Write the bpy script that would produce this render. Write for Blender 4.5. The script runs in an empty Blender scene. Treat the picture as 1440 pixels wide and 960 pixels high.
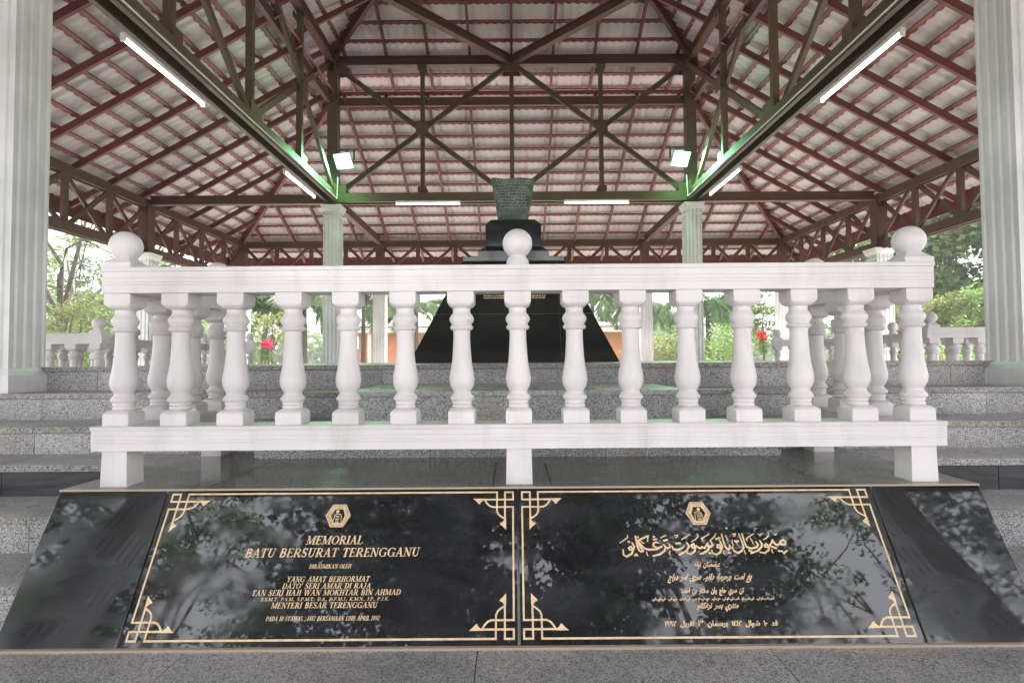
import bpy, math, random
from mathutils import Vector, Matrix
random.seed(7)
S = bpy.context.scene
COL = S.collection
R = math.radians

# ---------------------------------------------------------------- camera
cam_d = bpy.data.cameras.new('camera')
cam_d.sensor_width = 36.0
cam_d.lens = 19.75
cam_d.clip_start = 0.05
cam_d.clip_end = 2000
cam = bpy.data.objects.new('camera', cam_d)
COL.objects.link(cam)
cam.matrix_world = Matrix.Translation((-.024, 0, 1.0)) @ Matrix.Rotation(R(91.96), 4, 'X') @ Matrix.Rotation(R(-.4), 4, 'Z')
S.camera = cam

# ---------------------------------------------------------------- sky, sun, exposure
W = bpy.data.worlds.new('World')
S.world = W
W.use_nodes = True
wn, wl = W.node_tree.nodes, W.node_tree.links
wn.clear()
sky = wn.new('ShaderNodeTexSky')
sky.sky_type = 'NISHITA'
sky.sun_disc = False
SUN_EL, SUN_AZ = R(50), R(18)
sky.sun_elevation = SUN_EL
sky.sun_rotation = SUN_AZ
sky.air_density = 1.2
sky.dust_density = 4.0
veil = wn.new('ShaderNodeMix'); veil.data_type = 'RGBA'
veil.inputs['Factor'].default_value = 0.72
veil.inputs['B'].default_value = (9.6, 9.7, 10.0, 1)
wl.new(sky.outputs['Color'], veil.inputs['A'])
bg = wn.new('ShaderNodeBackground')
bg.inputs['Strength'].default_value = 0.12
wl.new(veil.outputs['Result'], bg.inputs['Color'])
wo = wn.new('ShaderNodeOutputWorld')
wl.new(bg.outputs[0], wo.inputs['Surface'])

sd = bpy.data.lights.new('sun', 'SUN')
sd.energy = 4.6
sd.angle = R(8)
sd.color = (1.0, .96, .9)
sun = bpy.data.objects.new('sun', sd)
COL.objects.link(sun)
dirv = Vector((math.sin(SUN_AZ) * math.cos(SUN_EL), math.cos(SUN_AZ) * math.cos(SUN_EL), math.sin(SUN_EL)))
sun.rotation_euler = dirv.to_track_quat('Z', 'Y').to_euler()
sun.location = dirv * 40

S.view_settings.view_transform = 'Standard'
S.view_settings.look = 'None'
S.view_settings.gamma = 1
S.view_settings.exposure = 1.95
S.cycles.max_bounces = 8
S.cycles.diffuse_bounces = 5
S.cycles.use_denoising = True

# ---------------------------------------------------------------- helpers
class MB:
    def __init__(s): s.v = []; s.f = []; s.m = []
    def quad(s, a, b, c, d):
        n = len(s.v); s.v += [tuple(a), tuple(b), tuple(c), tuple(d)]; s.f.append((n, n+1, n+2, n+3))
    def box(s, x0, x1, y0, y1, z0, z1):
        n = len(s.v)
        s.v += [(x0,y0,z0),(x1,y0,z0),(x1,y1,z0),(x0,y1,z0),(x0,y0,z1),(x1,y0,z1),(x1,y1,z1),(x0,y1,z1)]
        for q in ((0,3,2,1),(4,5,6,7),(0,1,5,4),(1,2,6,5),(2,3,7,6),(3,0,4,7)): s.f.append(tuple(n+i for i in q))
        return s
    def cbox(s, cx, cy, z0, z1, wx, wy=None):
        wy = wx if wy is None else wy
        return s.box(cx-wx/2, cx+wx/2, cy-wy/2, cy+wy/2, z0, z1)
    def frustum(s, cx, cy, z0, z1, a0, b0, a1, b1, dy=0):
        n = len(s.v)
        for z, a, b, yy in ((z0,a0,b0,0),(z1,a1,b1,dy)):
            s.v += [(cx-a,cy+yy-b,z),(cx+a,cy+yy-b,z),(cx+a,cy+yy+b,z),(cx-a,cy+yy+b,z)]
        for q in ((0,3,2,1),(4,5,6,7),(0,1,5,4),(1,2,6,5),(2,3,7,6),(3,0,4,7)): s.f.append(tuple(n+i for i in q))
        return s
    def beam(s, p0, p1, w, h, up=(0,0,1), prof=None):
        p0, p1 = Vector(p0), Vector(p1)
        d = (p1-p0).normalized(); u = Vector(up)
        sd_ = d.cross(u).normalized(); u = sd_.cross(d).normalized()
        if prof is None: prof = [(-w/2,-h/2),(w/2,-h/2),(w/2,h/2),(-w/2,h/2)]
        n = len(s.v); k = len(prof)
        for p in (p0, p1):
            for a, b in prof: s.v.append(tuple(p + sd_*a + u*b))
        for i in range(k): s.f.append((n+i, n+(i+1)%k, n+k+(i+1)%k, n+k+i))
        s.f.append(tuple(n+i for i in reversed(range(k)))); s.f.append(tuple(n+k+i for i in range(k)))
        return s
    def lathe(s, cx, cy, prof, seg=28, sq=None):
        n = len(s.v); k = len(prof)
        for r, z in prof:
            for i in range(seg):
                a = 2*math.pi*i/seg + math.pi/seg
                s.v.append((cx+r*math.cos(a), cy+r*math.sin(a), z))
        for j in range(k-1):
            for i in range(seg):
                i2 = (i+1) % seg
                s.f.append((n+j*seg+i, n+j*seg+i2, n+(j+1)*seg+i2, n+(j+1)*seg+i))
        s.f.append(tuple(n+i for i in reversed(range(seg)))); s.f.append(tuple(n+(k-1)*seg+i for i in range(seg)))
        return s
    def sphere(s, c, r, seg=28, rings=16, sz=1.0):
        n = len(s.v)
        s.v.append((c[0],c[1],c[2]-r*sz))
        for j in range(1, rings):
            t = -math.pi/2 + math.pi*j/rings
            for i in range(seg):
                a = 2*math.pi*i/seg
                s.v.append((c[0]+r*math.cos(t)*math.cos(a), c[1]+r*math.cos(t)*math.sin(a), c[2]+r*sz*math.sin(t)))
        s.v.append((c[0],c[1],c[2]+r*sz))
        for i in range(seg): s.f.append((n, n+1+(i+1)%seg, n+1+i))
        for j in range(rings-2):
            for i in range(seg):
                a = n+1+j*seg
                s.f.append((a+i, a+(i+1)%seg, a+seg+(i+1)%seg, a+seg+i))
        a = n+1+(rings-2)*seg
        for i in range(seg): s.f.append((a+i, a+(i+1)%seg, len(s.v)-1))
        return s
    def tube(s, pts, rad, seg=8):
        pts = [Vector(p) for p in pts]; n = len(s.v)
        for j, p in enumerate(pts):
            d = (pts[min(j+1,len(pts)-1)] - pts[max(j-1,0)]).normalized()
            u = Vector((0,0,1)) if abs(d.z) < .9 else Vector((1,0,0))
            a = d.cross(u).normalized(); b = a.cross(d)
            r = rad[j] if isinstance(rad, (list,tuple)) else rad
            for i in range(seg):
                t = 2*math.pi*i/seg
                s.v.append(tuple(p + a*r*math.cos(t) + b*r*math.sin(t)))
        for j in range(len(pts)-1):
            for i in range(seg):
                s.f.append((n+j*seg+i, n+j*seg+(i+1)%seg, n+(j+1)*seg+(i+1)%seg, n+(j+1)*seg+i))
        s.f.append(tuple(n+i for i in reversed(range(seg)))); s.f.append(tuple(n+(len(pts)-1)*seg+i for i in range(seg)))
        return s
    def mesh(s, name, mat, smooth=None, off=(0,0,0)):
        me = bpy.data.meshes.new(name)
        if off != (0,0,0): vs = [(x-off[0], y-off[1], z-off[2]) for x, y, z in s.v]
        else: vs = s.v
        me.from_pydata(vs, [], s.f)
        me.materials.append(mat)
        me.validate()
        if smooth is not None:
            me.polygons.foreach_set('use_smooth', [True]*len(me.polygons))
            me.set_sharp_from_angle(angle=R(smooth))
        me.update()
        return me
    def build(s, name, mat, parent=None, smooth=None):
        off = tuple(parent.get('_o', (0,0,0))) if parent else (0,0,0)
        o = bpy.data.objects.new(name, s.mesh(name, mat, smooth, off))
        COL.objects.link(o)
        if parent: o.parent = parent; o['_o'] = off
        return o

def inst(name, me, parent, loc=(0,0,0), rz=0):
    j = name == 'baluster'
    o = bpy.data.objects.new(name, me); COL.objects.link(o); o.parent = parent
    o.location = (loc[0]+(random.uniform(-.0025,.0025) if j else 0), loc[1], loc[2])
    o.rotation_euler = (random.gauss(0,R(.22)), random.gauss(0,R(.22)), rz+random.gauss(0,R(1.0))) if j else (0,0,rz)
    o['_o'] = (0,0,0)
    return o
def tag(o, label, cat, group=None, kind=None):
    if label: o['label'] = label
    if cat: o['category'] = cat
    if group: o['group'] = group
    if kind: o['kind'] = kind
    return o
def thing(name, label, cat, loc=(0,0,0), group=None, local=False, rz=0):
    o = bpy.data.objects.new(name, None); COL.objects.link(o)
    o.location = loc; o.rotation_euler = (0,0,rz); o.empty_display_size = .1
    o['_o'] = (0,0,0) if local else tuple(loc)
    return tag(o, label, cat, group)
def kids(o): return [c for c in bpy.data.objects if c.parent == o]
def copy_tree(o, parent=None):
    c = o.copy(); COL.objects.link(c)
    if parent: c.parent = parent
    for ch in kids(o): copy_tree(ch, c)
    return c

# ---------------------------------------------------------------- materials
def mat(name, base=(.5,.5,.5), rough=.5, metal=0, spec=.5):
    m = bpy.data.materials.new(name); m.use_nodes = True
    b = m.node_tree.nodes['Principled BSDF']
    b.inputs['Base Color'].default_value = (*base, 1)
    b.inputs['Roughness'].default_value = rough
    b.inputs['Metallic'].default_value = metal
    b.inputs['Specular IOR Level'].default_value = spec
    return m, m.node_tree.nodes, m.node_tree.links, b
def coord(N, L, scale=(1,1,1)):
    t = N.new('ShaderNodeTexCoord'); g = N.new('ShaderNodeNewGeometry'); mp = N.new('ShaderNodeMapping')
    L.new(g.outputs['Position'], mp.inputs['Vector']); mp.inputs['Scale'].default_value = scale
    return mp.outputs['Vector']
def noise(N, L, vec, scale, det=4, rough=.55, dist=0):
    n = N.new('ShaderNodeTexNoise'); n.inputs['Scale'].default_value = scale; n.inputs['Detail'].default_value = det
    n.inputs['Roughness'].default_value = rough; n.inputs['Distortion'].default_value = dist
    L.new(vec, n.inputs['Vector']); return n.outputs['Fac']
def ramp(N, L, fac, stops):
    r = N.new('ShaderNodeValToRGB'); e = r.color_ramp.elements
    while len(e) < len(stops): e.new(.5)
    for i, (p, c) in enumerate(stops):
        e[i].position = p; e[i].color = (*c, 1) if len(c) == 3 else c
    L.new(fac, r.inputs['Fac']); return r.outputs['Color']
def mixc(N, L, f, a, b, mode='MIX'):
    m = N.new('ShaderNodeMix'); m.data_type = 'RGBA'; m.blend_type = mode
    for sock, val in (('Factor', f), ('A', a), ('B', b)):
        if isinstance(val, (int, float)): m.inputs[sock].default_value = val
        elif isinstance(val, tuple): m.inputs[sock].default_value = (*val, 1)
        else: L.new(val, m.inputs[sock])
    return m.outputs['Result']
def bump(N, L, b, h, strength=.2, dist=.005):
    n = N.new('ShaderNodeBump'); n.inputs['Strength'].default_value = strength; n.inputs['Distance'].default_value = dist
    L.new(h, n.inputs['Height']); L.new(n.outputs['Normal'], b.inputs['Normal'])
def g3(x): return (x, x, x)

def white_paint(name, base, dirt=(.42,.40,.37), amt=.5, lo=.52):
    m, N, L, b = mat(name, base, .42)
    v = coord(N, L); vs = coord(N, L, (1,1,.25))
    f = ramp(N, L, noise(N, L, vs, 9, 6, .65), [(lo, g3(0)), (.85, g3(amt))])
    f2 = ramp(N, L, noise(N, L, v, 1.6, 3), [(.3, g3(.75)), (.7, g3(1))])
    c = mixc(N, L, f, base, dirt)
    c = mixc(N, L, 1.0, c, f2, 'MULTIPLY')
    sp = ramp(N, L, noise(N, L, v, 60, 2), [(.74, g3(0)), (.8, g3(.35))])
    c = mixc(N, L, sp, c, (.3,.26,.22))
    L.new(c, b.inputs['Base Color'])
    bump(N, L, b, noise(N, L, v, 45, 4), .18, .003)
    return m
M = {}
M['white'] = white_paint('white_gloss_paint', (.82,.765,.78), amt=.5, lo=.50)
M['column'] = white_paint('off_white_column_paint', (.84,.835,.835), (.46,.47,.45), .5, .50)

def granite(name, dark, mid, light, rough, stain=.35, cells=210, sp=(.36,.5,.66)):
    m, N, L, b = mat(name, mid, rough)
    v = coord(N, L)
    vo = N.new('ShaderNodeTexVoronoi'); vo.inputs['Scale'].default_value = cells; L.new(v, vo.inputs['Vector'])
    sepc = N.new('ShaderNodeSeparateColor'); L.new(vo.outputs['Color'], sepc.inputs[0])
    nz = noise(N, L, v, cells*.45, 4, .7)
    ad = N.new('ShaderNodeMath'); ad.operation = 'MULTIPLY_ADD'; ad.inputs[1].default_value = .42
    L.new(sepc.outputs[0], ad.inputs[0])
    m2 = N.new('ShaderNodeMath'); m2.operation = 'MULTIPLY'; m2.inputs[1].default_value = .62; L.new(nz, m2.inputs[0]); L.new(m2.outputs[0], ad.inputs[2])
    c = ramp(N, L, ad.outputs[0], [(sp[0], dark), (sp[1], mid), (sp[2], light)])
    big = ramp(N, L, noise(N, L, v, 1.3, 5, .6), [(.35, g3(.72)), (.65, g3(1.08))])
    c = mixc(N, L, 1.0, c, big, 'MULTIPLY')
    st = ramp(N, L, noise(N, L, v, 2.6, 5, .6, .4), [(.56, g3(0)), (.72, g3(stain))])
    c = mixc(N, L, st, c, (.34,.25,.18))
    oi = N.new('ShaderNodeObjectInfo')
    rr = ramp(N, L, oi.outputs['Random'], [(0, g3(.86)), (1, g3(1.08))])
    c = mixc(N, L, 1.0, c, rr, 'MULTIPLY')
    L.new(c, b.inputs['Base Color'])
    rg = ramp(N, L, noise(N, L, v, 5, 4), [(.3, g3(max(rough-.12,.03))), (.7, g3(rough+.12))])
    L.new(rg, b.inputs['Roughness'])
    bump(N, L, b, noise(N, L, v, 130, 2), .05, .002)
    return m
M['granite'] = granite('grey_speckled_granite', (.07,.067,.07), (.40,.385,.39), (.66,.64,.65), .42, .6, 330)
M['granite_tread'] = granite('grey_granite_tread', (.15,.15,.155), (.42,.415,.42), (.60,.59,.60), .34, .35, 290)
M['granite_floor'] = granite('pale_granite_floor', (.22,.21,.20), (.46,.44,.43), (.64,.62,.60), .35, .15)  # floor out of view, toned pale to bounce light up to the roof
M['nosing'] = granite('worn_granite_edge', (.12,.105,.095), (.30,.27,.245), (.5,.46,.43), .45, .6)

def black_granite(name, base, rough, dust, haze=.0):
    m, N, L, b = mat(name, base, rough, 0, .85)
    v = coord(N, L); vs = coord(N, L, (1.0,.6,3.0))
    d = ramp(N, L, noise(N, L, vs, 2.4, 6, .62, .8), [(.42, g3(0)), (.75, g3(1))])
    c = mixc(N, L, d, base, dust)
    fl = ramp(N, L, noise(N, L, v, 420, 1), [(.70, g3(0)), (.76, g3(.25))])
    c = mixc(N, L, fl, c, (.22,.22,.24))
    L.new(c, b.inputs['Base Color'])
    r = ramp(N, L, noise(N, L, vs, 3.2, 6, .6, 1.2), [(.46, g3(rough)), (.74, g3(rough+.07+haze))])
    L.new(r, b.inputs['Roughness'])
    bump(N, L, b, noise(N, L, v, 9, 3), .03, .002)
    return m
M['black'] = black_granite('polished_black_granite', (.008,.0075,.010), .016, (.034,.034,.042))
M['black_side'] = black_granite('dulled_black_granite', (.012,.012,.015), .03, (.03,.032,.040), .10)
M['pyramid'] = black_granite('black_granite_cladding', (.010,.014,.014), .10, (.018,.022,.022))
M['plinth_top'] = granite('dark_polished_granite', (.08,.085,.08), (.17,.178,.17), (.28,.28,.27), .12, .1, 260)
M['grout'] = mat('beige_joint_mortar', (.42,.33,.25), .8)[0]
M['gold'] = mat('gold_paint', (.80,.55,.32), .42)[0]
def _gold():
    m = M['gold']; N, L = m.node_tree.nodes, m.node_tree.links; b = N['Principled BSDF']
    v = coord(N, L)
    c = ramp(N, L, noise(N, L, v, 40, 4), [(.35, (.68,.46,.25)), (.7, (.88,.66,.41))])
    L.new(c, b.inputs['Base Color'])
_gold()
M['stone'] = None
def stone_mat():
    m, N, L, b = mat('weathered_green_stone', (.10,.13,.11), .6)
    v = coord(N, L)
    c = ramp(N, L, noise(N, L, v, 9, 6, .7), [(.3, (.045,.07,.055)), (.5, (.10,.135,.11)), (.75, (.24,.27,.24))])
    L.new(c, b.inputs['Base Color'])
    bump(N, L, b, noise(N, L, v, 40, 5), .5, .01)
    return m
M['stone'] = stone_mat()
M['stone_cut'] = mat('chalky_inscription', (.42,.46,.42), .8)[0]

def steel(name, a, b_, moss, mf=.5):
    m, N, L, b = mat(name, a, .5)
    v = coord(N, L)
    c = mixc(N, L, ramp(N, L, noise(N, L, v, 4, 5, .6), [(.35, g3(0)), (.65, g3(1))]), a, b_)
    pe = ramp(N, L, noise(N, L, v, 28, 5, .7), [(.60, g3(0)), (.68, g3(mf))])
    c = mixc(N, L, pe, c, moss)
    oi = N.new('ShaderNodeObjectInfo')
    rr = ramp(N, L, oi.outputs['Random'], [(0, g3(.8)), (1, g3(1.15))])
    c = mixc(N, L, 1.0, c, rr, 'MULTIPLY')
    L.new(c, b.inputs['Base Color'])
    bump(N, L, b, noise(N, L, v, 60, 4), .25, .003)
    return m
M['truss'] = steel('mossy_brown_steel', (.12,.062,.042), (.105,.090,.055), (.24,.235,.15), .6)
M['eaves'] = steel('brown_painted_steel', (.115,.044,.034), (.09,.044,.030), (.19,.13,.09), .35)
M['rafter'] = steel('red_oxide_steel', (.17,.042,.038), (.13,.036,.036), (.18,.08,.06), .25)
M['batten'] = steel('red_oxide_batten', (.23,.062,.052), (.17,.05,.045), (.30,.14,.10), .3)

def sheet_mat():
    m, N, L, b = mat('pale_roof_sheet', (.60,.54,.52), .5)
    v = coord(N, L)
    c = ramp(N, L, noise(N, L, v, 1.1, 5, .6), [(.3, (.50,.43,.42)), (.7, (.64,.575,.57))])
    rust = ramp(N, L, noise(N, L, v, 14, 4, .6), [(.70, g3(0)), (.78, g3(.6))])
    c = mixc(N, L, rust, c, (.34,.14,.10))
    oi = N.new('ShaderNodeObjectInfo')
    rr = ramp(N, L, oi.outputs['Random'], [(0, g3(.9)), (1, g3(1.05))])
    c = mixc(N, L, 1.0, c, rr, 'MULTIPLY')
    L.new(c, b.inputs['Base Color'])
    return m
M['sheet'] = sheet_mat()
M['white_metal'] = mat('white_enamel', (.75,.75,.74), .35)[0]
M['dark_metal'] = mat('dark_lamp_metal', (.05,.06,.055), .4)[0]
def emis(name, col, st):
    m, N, L, b = mat(name, (.8,.8,.8), .4)
    b.inputs['Emission Color'].default_value = (*col, 1); b.inputs['Emission Strength'].default_value = st
    return m
M['tube'] = emis('lit_fluorescent_tube', (.93,.93,1.0), 3.2)
M['flood'] = emis('lit_flood_lens', (.40,1.0,.58), 30)
M['rim'] = emis('green_halo_rim', (.05,1.0,.34), .55)  # green halo of the lamp put into a self-glowing colour
M['core'] = mat('rough_concrete', (.25,.24,.23), .9)[0]

def leaf_mat(name, a, b_, trans=.35):
    m, N, L, b = mat(name, a, .5)
    v = coord(N, L)
    c = ramp(N, L, noise(N, L, v, 1.4, 4, .7), [(.35, a), (.65, b_)])
    c2 = ramp(N, L, noise(N, L, v, 12, 2), [(.3, g3(.7)), (.7, g3(1.25))])
    c = mixc(N, L, 1.0, c, c2, 'MULTIPLY')
    L.new(c, b.inputs['Base Color'])
    t = N.new('ShaderNodeBsdfTranslucent'); L.new(c, t.inputs['Color'])
    mx = N.new('ShaderNodeMixShader'); mx.inputs[0].default_value = trans
    L.new(b.outputs[0], mx.inputs[1]); L.new(t.outputs[0], mx.inputs[2])
    L.new(mx.outputs[0], N['Material Output'].inputs['Surface'])
    return m
M['leaf_dark'] = leaf_mat('dark_green_leaves', (.055,.115,.04), (.14,.24,.07), .45)
M['leaf_mid'] = leaf_mat('mid_green_leaves', (.085,.15,.045), (.17,.23,.075), .45)
M['leaf_yellow'] = leaf_mat('yellow_green_leaves', (.15,.20,.06), (.27,.29,.11), .45)
M['leaf_lime'] = leaf_mat('lime_green_leaves', (.14,.24,.06), (.25,.34,.11), .45)
M['leaf_shade'] = leaf_mat('deep_green_leaves', (.026,.045,.024), (.06,.085,.045), .3)
M['leaf_palm'] = leaf_mat('palm_leaves', (.07,.13,.045), (.16,.22,.08), .4)
M['bark'] = steel('grey_brown_bark', (.07,.052,.036), (.11,.085,.06), (.16,.15,.12), .4)
M['flower'] = mat('red_flower_petals', (.62,.05,.03), .5)[0]
M['flower_pink'] = mat('pink_flower_petals', (.70,.04,.16), .5)[0]

# ---------------------------------------------------------------- ground (setting)
def ground():
    m, N, L, b = mat('lawn_and_paving', (.2,.2,.2), .9)
    v = coord(N, L)
    gr = ramp(N, L, noise(N, L, v, .6, 6, .7), [(.3, (.05,.085,.025)), (.7, (.11,.14,.05))])
    L.new(gr, b.inputs['Base Color'])
    g = MB(); n = 24; r = 900
    g.v.append((0,7,-.12))
    for i in range(n): g.v.append((r*math.cos(2*math.pi*i/n), 7+r*math.sin(2*math.pi*i/n), -.12))
    for i in range(n): g.f.append((0, 1+i, 1+(i+1)%n))
    tag(g.build('ground', m), None, None, kind='structure')
    m2, N, L, b = mat('pale_concrete_paving', (.4,.39,.37), .8)
    v = coord(N, L)
    br = N.new('ShaderNodeTexBrick'); br.inputs['Scale'].default_value = 1.0; br.inputs['Mortar Size'].default_value = .012
    br.inputs['Brick Width'].default_value = .4; br.inputs['Row Height'].default_value = .4; br.offset = 0
    br.inputs['Color1'].default_value = (.56,.53,.49,1); br.inputs['Color2'].default_value = (.48,.455,.42,1); br.inputs['Mortar'].default_value = (.16,.15,.14,1)
    L.new(v, br.inputs['Vector']); L.new(br.outputs['Color'], b.inputs['Base Color'])
    p = MB(); p.box(-15, 15, -16, 23, -.5, -.09)
    tag(p.build('pavement', m2), None, None, kind='structure')
ground()
# ---------------------------------------------------------------- key dimensions (metres; eye level is Z = 1.0)
CY = 6.84                       # pavilion centre
IX, IY0, IY1 = 3.24, 3.57, 10.08
CW = .275                        # column width
OX, OY0, OY1 = 6.62, -.02, 13.70
LEV = [.98, .825, .67, .53, .385, .24, .08]          # step levels, top first
OFF = [-.13, .22, .60, .91, 1.26, 1.59, 1.97]        # how far each level reaches out from the column line

# ---------------------------------------------------------------- stepped granite platform
plat = thing('stepped_platform', 'grey speckled granite platform of seven wide steps under the pavilion roof', 'platform', (0, CY, -.09))
def steps():
    core = MB()
    hx0, hy0 = IX, (IY1-IY0)/2
    cy = (IY0+IY1)/2
    rng = random.Random(3)
    prevz = [-.095] + [LEV[i] for i in range(6, 0, -1)]
    for i, (z, off) in enumerate(zip(LEV, OFF)):
        zb = LEV[i+1] if i < 6 else -.09
        hx, hy = hx0+off, hy0+off+.02
        core.box(-hx+.03, hx-.03, cy-hy+.03, cy+hy-.03, -.3, z-.031)
        nxt = OFF[i-1] if i else None
        # treads: strips of slabs, nosing proud by 12 mm; risers under them
        for side in range(4):
            half = hx if side % 2 == 0 else hy
            out = hy if side % 2 == 0 else hx
            inner = (out - (off - nxt) - .03) if nxt is not None else 0
            if i == 0: inner = 0
            step = .93 if side == 0 else 1.9
            x = -half
            offs = rng.uniform(.2, step)
            cuts = [-half]
            c = -half + offs
            while c < half - .15: cuts.append(c); c += step
            cuts.append(half)
            for a, b in zip(cuts, cuts[1:]):
                a2, b2 = a+.0015, b-.0015
                if side == 0 and i in (1,2) and abs((a+b)/2) < .2: pass
                t = MB()
                mit = .012
                def P(s, o, zz):
                    if side == 0: return (s, cy-o, zz)
                    if side == 2: return (-s, cy+o, zz)
                    if side == 1: return (o, cy+s, zz)
                    return (-o, cy-s, zz)
                def sbox(mb, s0, s1, o0, o1, z0, z1):
                    n = len(mb.v)
                    for zz in (z0, z1):
                        for s_, o_ in ((s0,o1),(s1,o1),(s1,o0),(s0,o0)): mb.v.append(P(s_, o_, zz))
                    for q in ((0,3,2,1),(4,5,6,7),(0,1,5,4),(1,2,6,5),(2,3,7,6),(3,0,4,7)): mb.f.append(tuple(n+k for k in q))
                riser_mat = M['black'] if i == 3 else M['granite']
                r_ = MB(); sbox(r_, a2, b2, out-.03, out - .002*(side % 2), zb-.02, z-.033)
                r_.build('step_riser', riser_mat, plat)
                if i > 0:
                    lim = inner if side % 2 == 0 else inner
                    # the strips on sides 1 and 3 stop short of the corner squares laid by sides 0 and 2
                    s0, s1 = a2, b2
                    if side % 2 == 1:
                        m_ = half - (off - nxt) - .03
                        s0, s1 = max(s0, -m_), min(s1, m_)
                        if s1 - s0 < .02: continue
                    sbox(t, s0, s1, lim, out+.012, z-.03, z)
                    t.build('step_tread', M['granite_tread'], plat)
                if side == 0:
                    e_ = MB(); sbox(e_, a2, b2, out+.0125, out+.0145, z-.029, z-.0015); e_.build('edge_strip', M['nosing'], plat)
    # top floor slabs
    hx, hy = hx0+OFF[0], hy0+OFF[0]+.02
    nx, ny = 7, 7
    for ix in range(nx):
        for iy in range(ny):
            x0 = -hx-.012 + (2*hx+.024)*ix/nx; x1 = -hx-.012 + (2*hx+.024)*(ix+1)/nx
            y0 = cy-hy-.012 + (2*hy+.024)*iy/ny; y1 = cy-hy-.012 + (2*hy+.024)*(iy+1)/ny
            MB().box(x0+.001, x1-.001, y0+.001, y1-.001, LEV[0]-.03, LEV[0]).build('floor_slab', M['granite_floor'], plat)
    core.build('concrete_core', M['core'], plat)
    # central projections at the front and their dark edge line
    for (hw, y0, y1, zt, zb) in ((1.28, 2.73, 3.2, .668, .52), (.84, 2.745, 3.70, .854, .66)):
        n = 3 if hw > 1 else 2
        for k in range(n):
            a = -hw + 2*hw*k/n; b = -hw + 2*hw*(k+1)/n
            MB().box(a+.0015, b-.0015, y0+.012, y0+.05, zb, zt-.026).build('step_riser', M['granite'], plat)
            MB().box(a+.0015, b-.0015, y0, y1, zt-.024, zt).build('step_tread', M['granite_tread'], plat)
        MB().box(-hw+.01, hw-.01, y0+.05, y1-.01, zb, zt-.025).build('concrete_core', M['core'], plat)
steps()

# ---------------------------------------------------------------- black granite plinths with balustrades (front, left, right)
ZT, ZBT = .534, .08
YT, YBt = 2.10, 1.83
SL = math.hypot(YT-YBt, ZT-ZBT)
def build_plinth(root, y_front, plaque):
    """local frame: x along the front, y inwards from the balustrade line, z up from the plinth top"""
    H = ZT-ZBT; yt = YT-2.19; yb = YBt-2.19
    half = 1.70
    def slab(x0, x1, name, m, lift=0.0, th=.02):
        mb = MB(); nx, nz = 0, 0
        n = Vector((0, -H, (yt-yb))).normalized() if True else None
        n = Vector((0, -(H), (yt-yb))).normalized()
        a = [Vector((x0,yb,-H)), Vector((x1,yb,-H)), Vector((x1,yt,0)), Vector((x0,yt,0))]
        # front face plane, bevelled rim 3 mm
        inn = [Vector((x0+.003,yb+.0015,-H+.003)), Vector((x1-.003,yb+.0015,-H+.003)), Vector((x1-.003,yt-.0015,-.003)), Vector((x0+.003,yt-.0015,-.003))]
        base = [p - n*.002 for p in a]; back = [p - n*th for p in a]; front = [p + n*lift for p in inn]
        i = len(mb.v); mb.v += [tuple(p) for p in back+base+front]
        for k in range(4):
            k2 = (k+1) % 4
            mb.f += [(i+k, i+k2, i+4+k2, i+4+k), (i+4+k, i+4+k2, i+8+k2, i+8+k)]
        mb.f += [(i+8, i+9, i+10, i+11), (i+3, i+2, i+1, i)]
        return mb.build(name, m, root)
    # mortar core
    c = MB(); n = 0
    e = .012
    c.v = [(-half+e,yb+.007,-H),(half-e,yb+.007,-H),(half-e,yt+.007,-.022),(-half+e,yt+.007,-.022),(-half+e,.80,-H),(half-e,.80,-H),(half-e,.80,-.022),(-half+e,.80,-.022)]
    c.f = [(0,1,2,3),(5,4,7,6),(3,2,6,7),(1,5,6,2),(4,0,3,7),(0,4,5,1)]
    c.build('mortar_core', M['grout'], root)
    pls = []
    slab(-half, -1.302, 'side_slab', M['black_side']); slab(1.302, half, 'side_slab', M['black_side'])
    pls.append(slab(-1.2985, -.0085, 'plaque_slab', M['black'])); pls.append(slab(-.0065, 1.2985, 'plaque_slab', M['black']))
    for s in (-1, 1):      # end cheeks
        mb = MB(); x0, x1 = (s*(half-.012), s*(half+.001))
        mb.v = [(x0,yb+.002,-H),(x0,.80,-H),(x0,.80,-.022),(x0,yt+.001,-.022),(x1,yb+.002,-H),(x1,.80,-H),(x1,.80,-.022),(x1,yt+.001,-.022)]
        mb.f = [(0,1,2,3),(7,6,5,4),(0,4,5,1),(1,5,6,2),(2,6,7,3),(3,7,4,0)]
        mb.build('end_slab', M['black_side'], root)
    # top slabs
    xs = [-half-.002, -1.16, -.10, .12, 1.16, half+.002]
    for a, b in zip(xs, xs[1:]):
        far = .84 if abs((a+b)/2) > 1.2 else .56
        MB().box(a+.002, b-.002, yt-.004, far, -.02, 0).build('top_slab', M['plinth_top'], root)
    for s in (-1, 1):
        MB().box(min(s*1.16, s*1.28)+.001, max(s*1.16, s*1.28)-.001, .561, .84, -.02, -.0005).build('top_slab', M['plinth_top'], root)
    # beige joint line along the upper front edge
    MB().box(-half, half, yt-.0075, yt-.0045, -.006, .001).build('edge_joint', M['grout'], root)
    MB().box(-half-.01, half+.01, yb-.010, yb+.004, -H-.0005, -H+.008).build('base_joint', M['grout'], root)
    return pls

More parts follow.
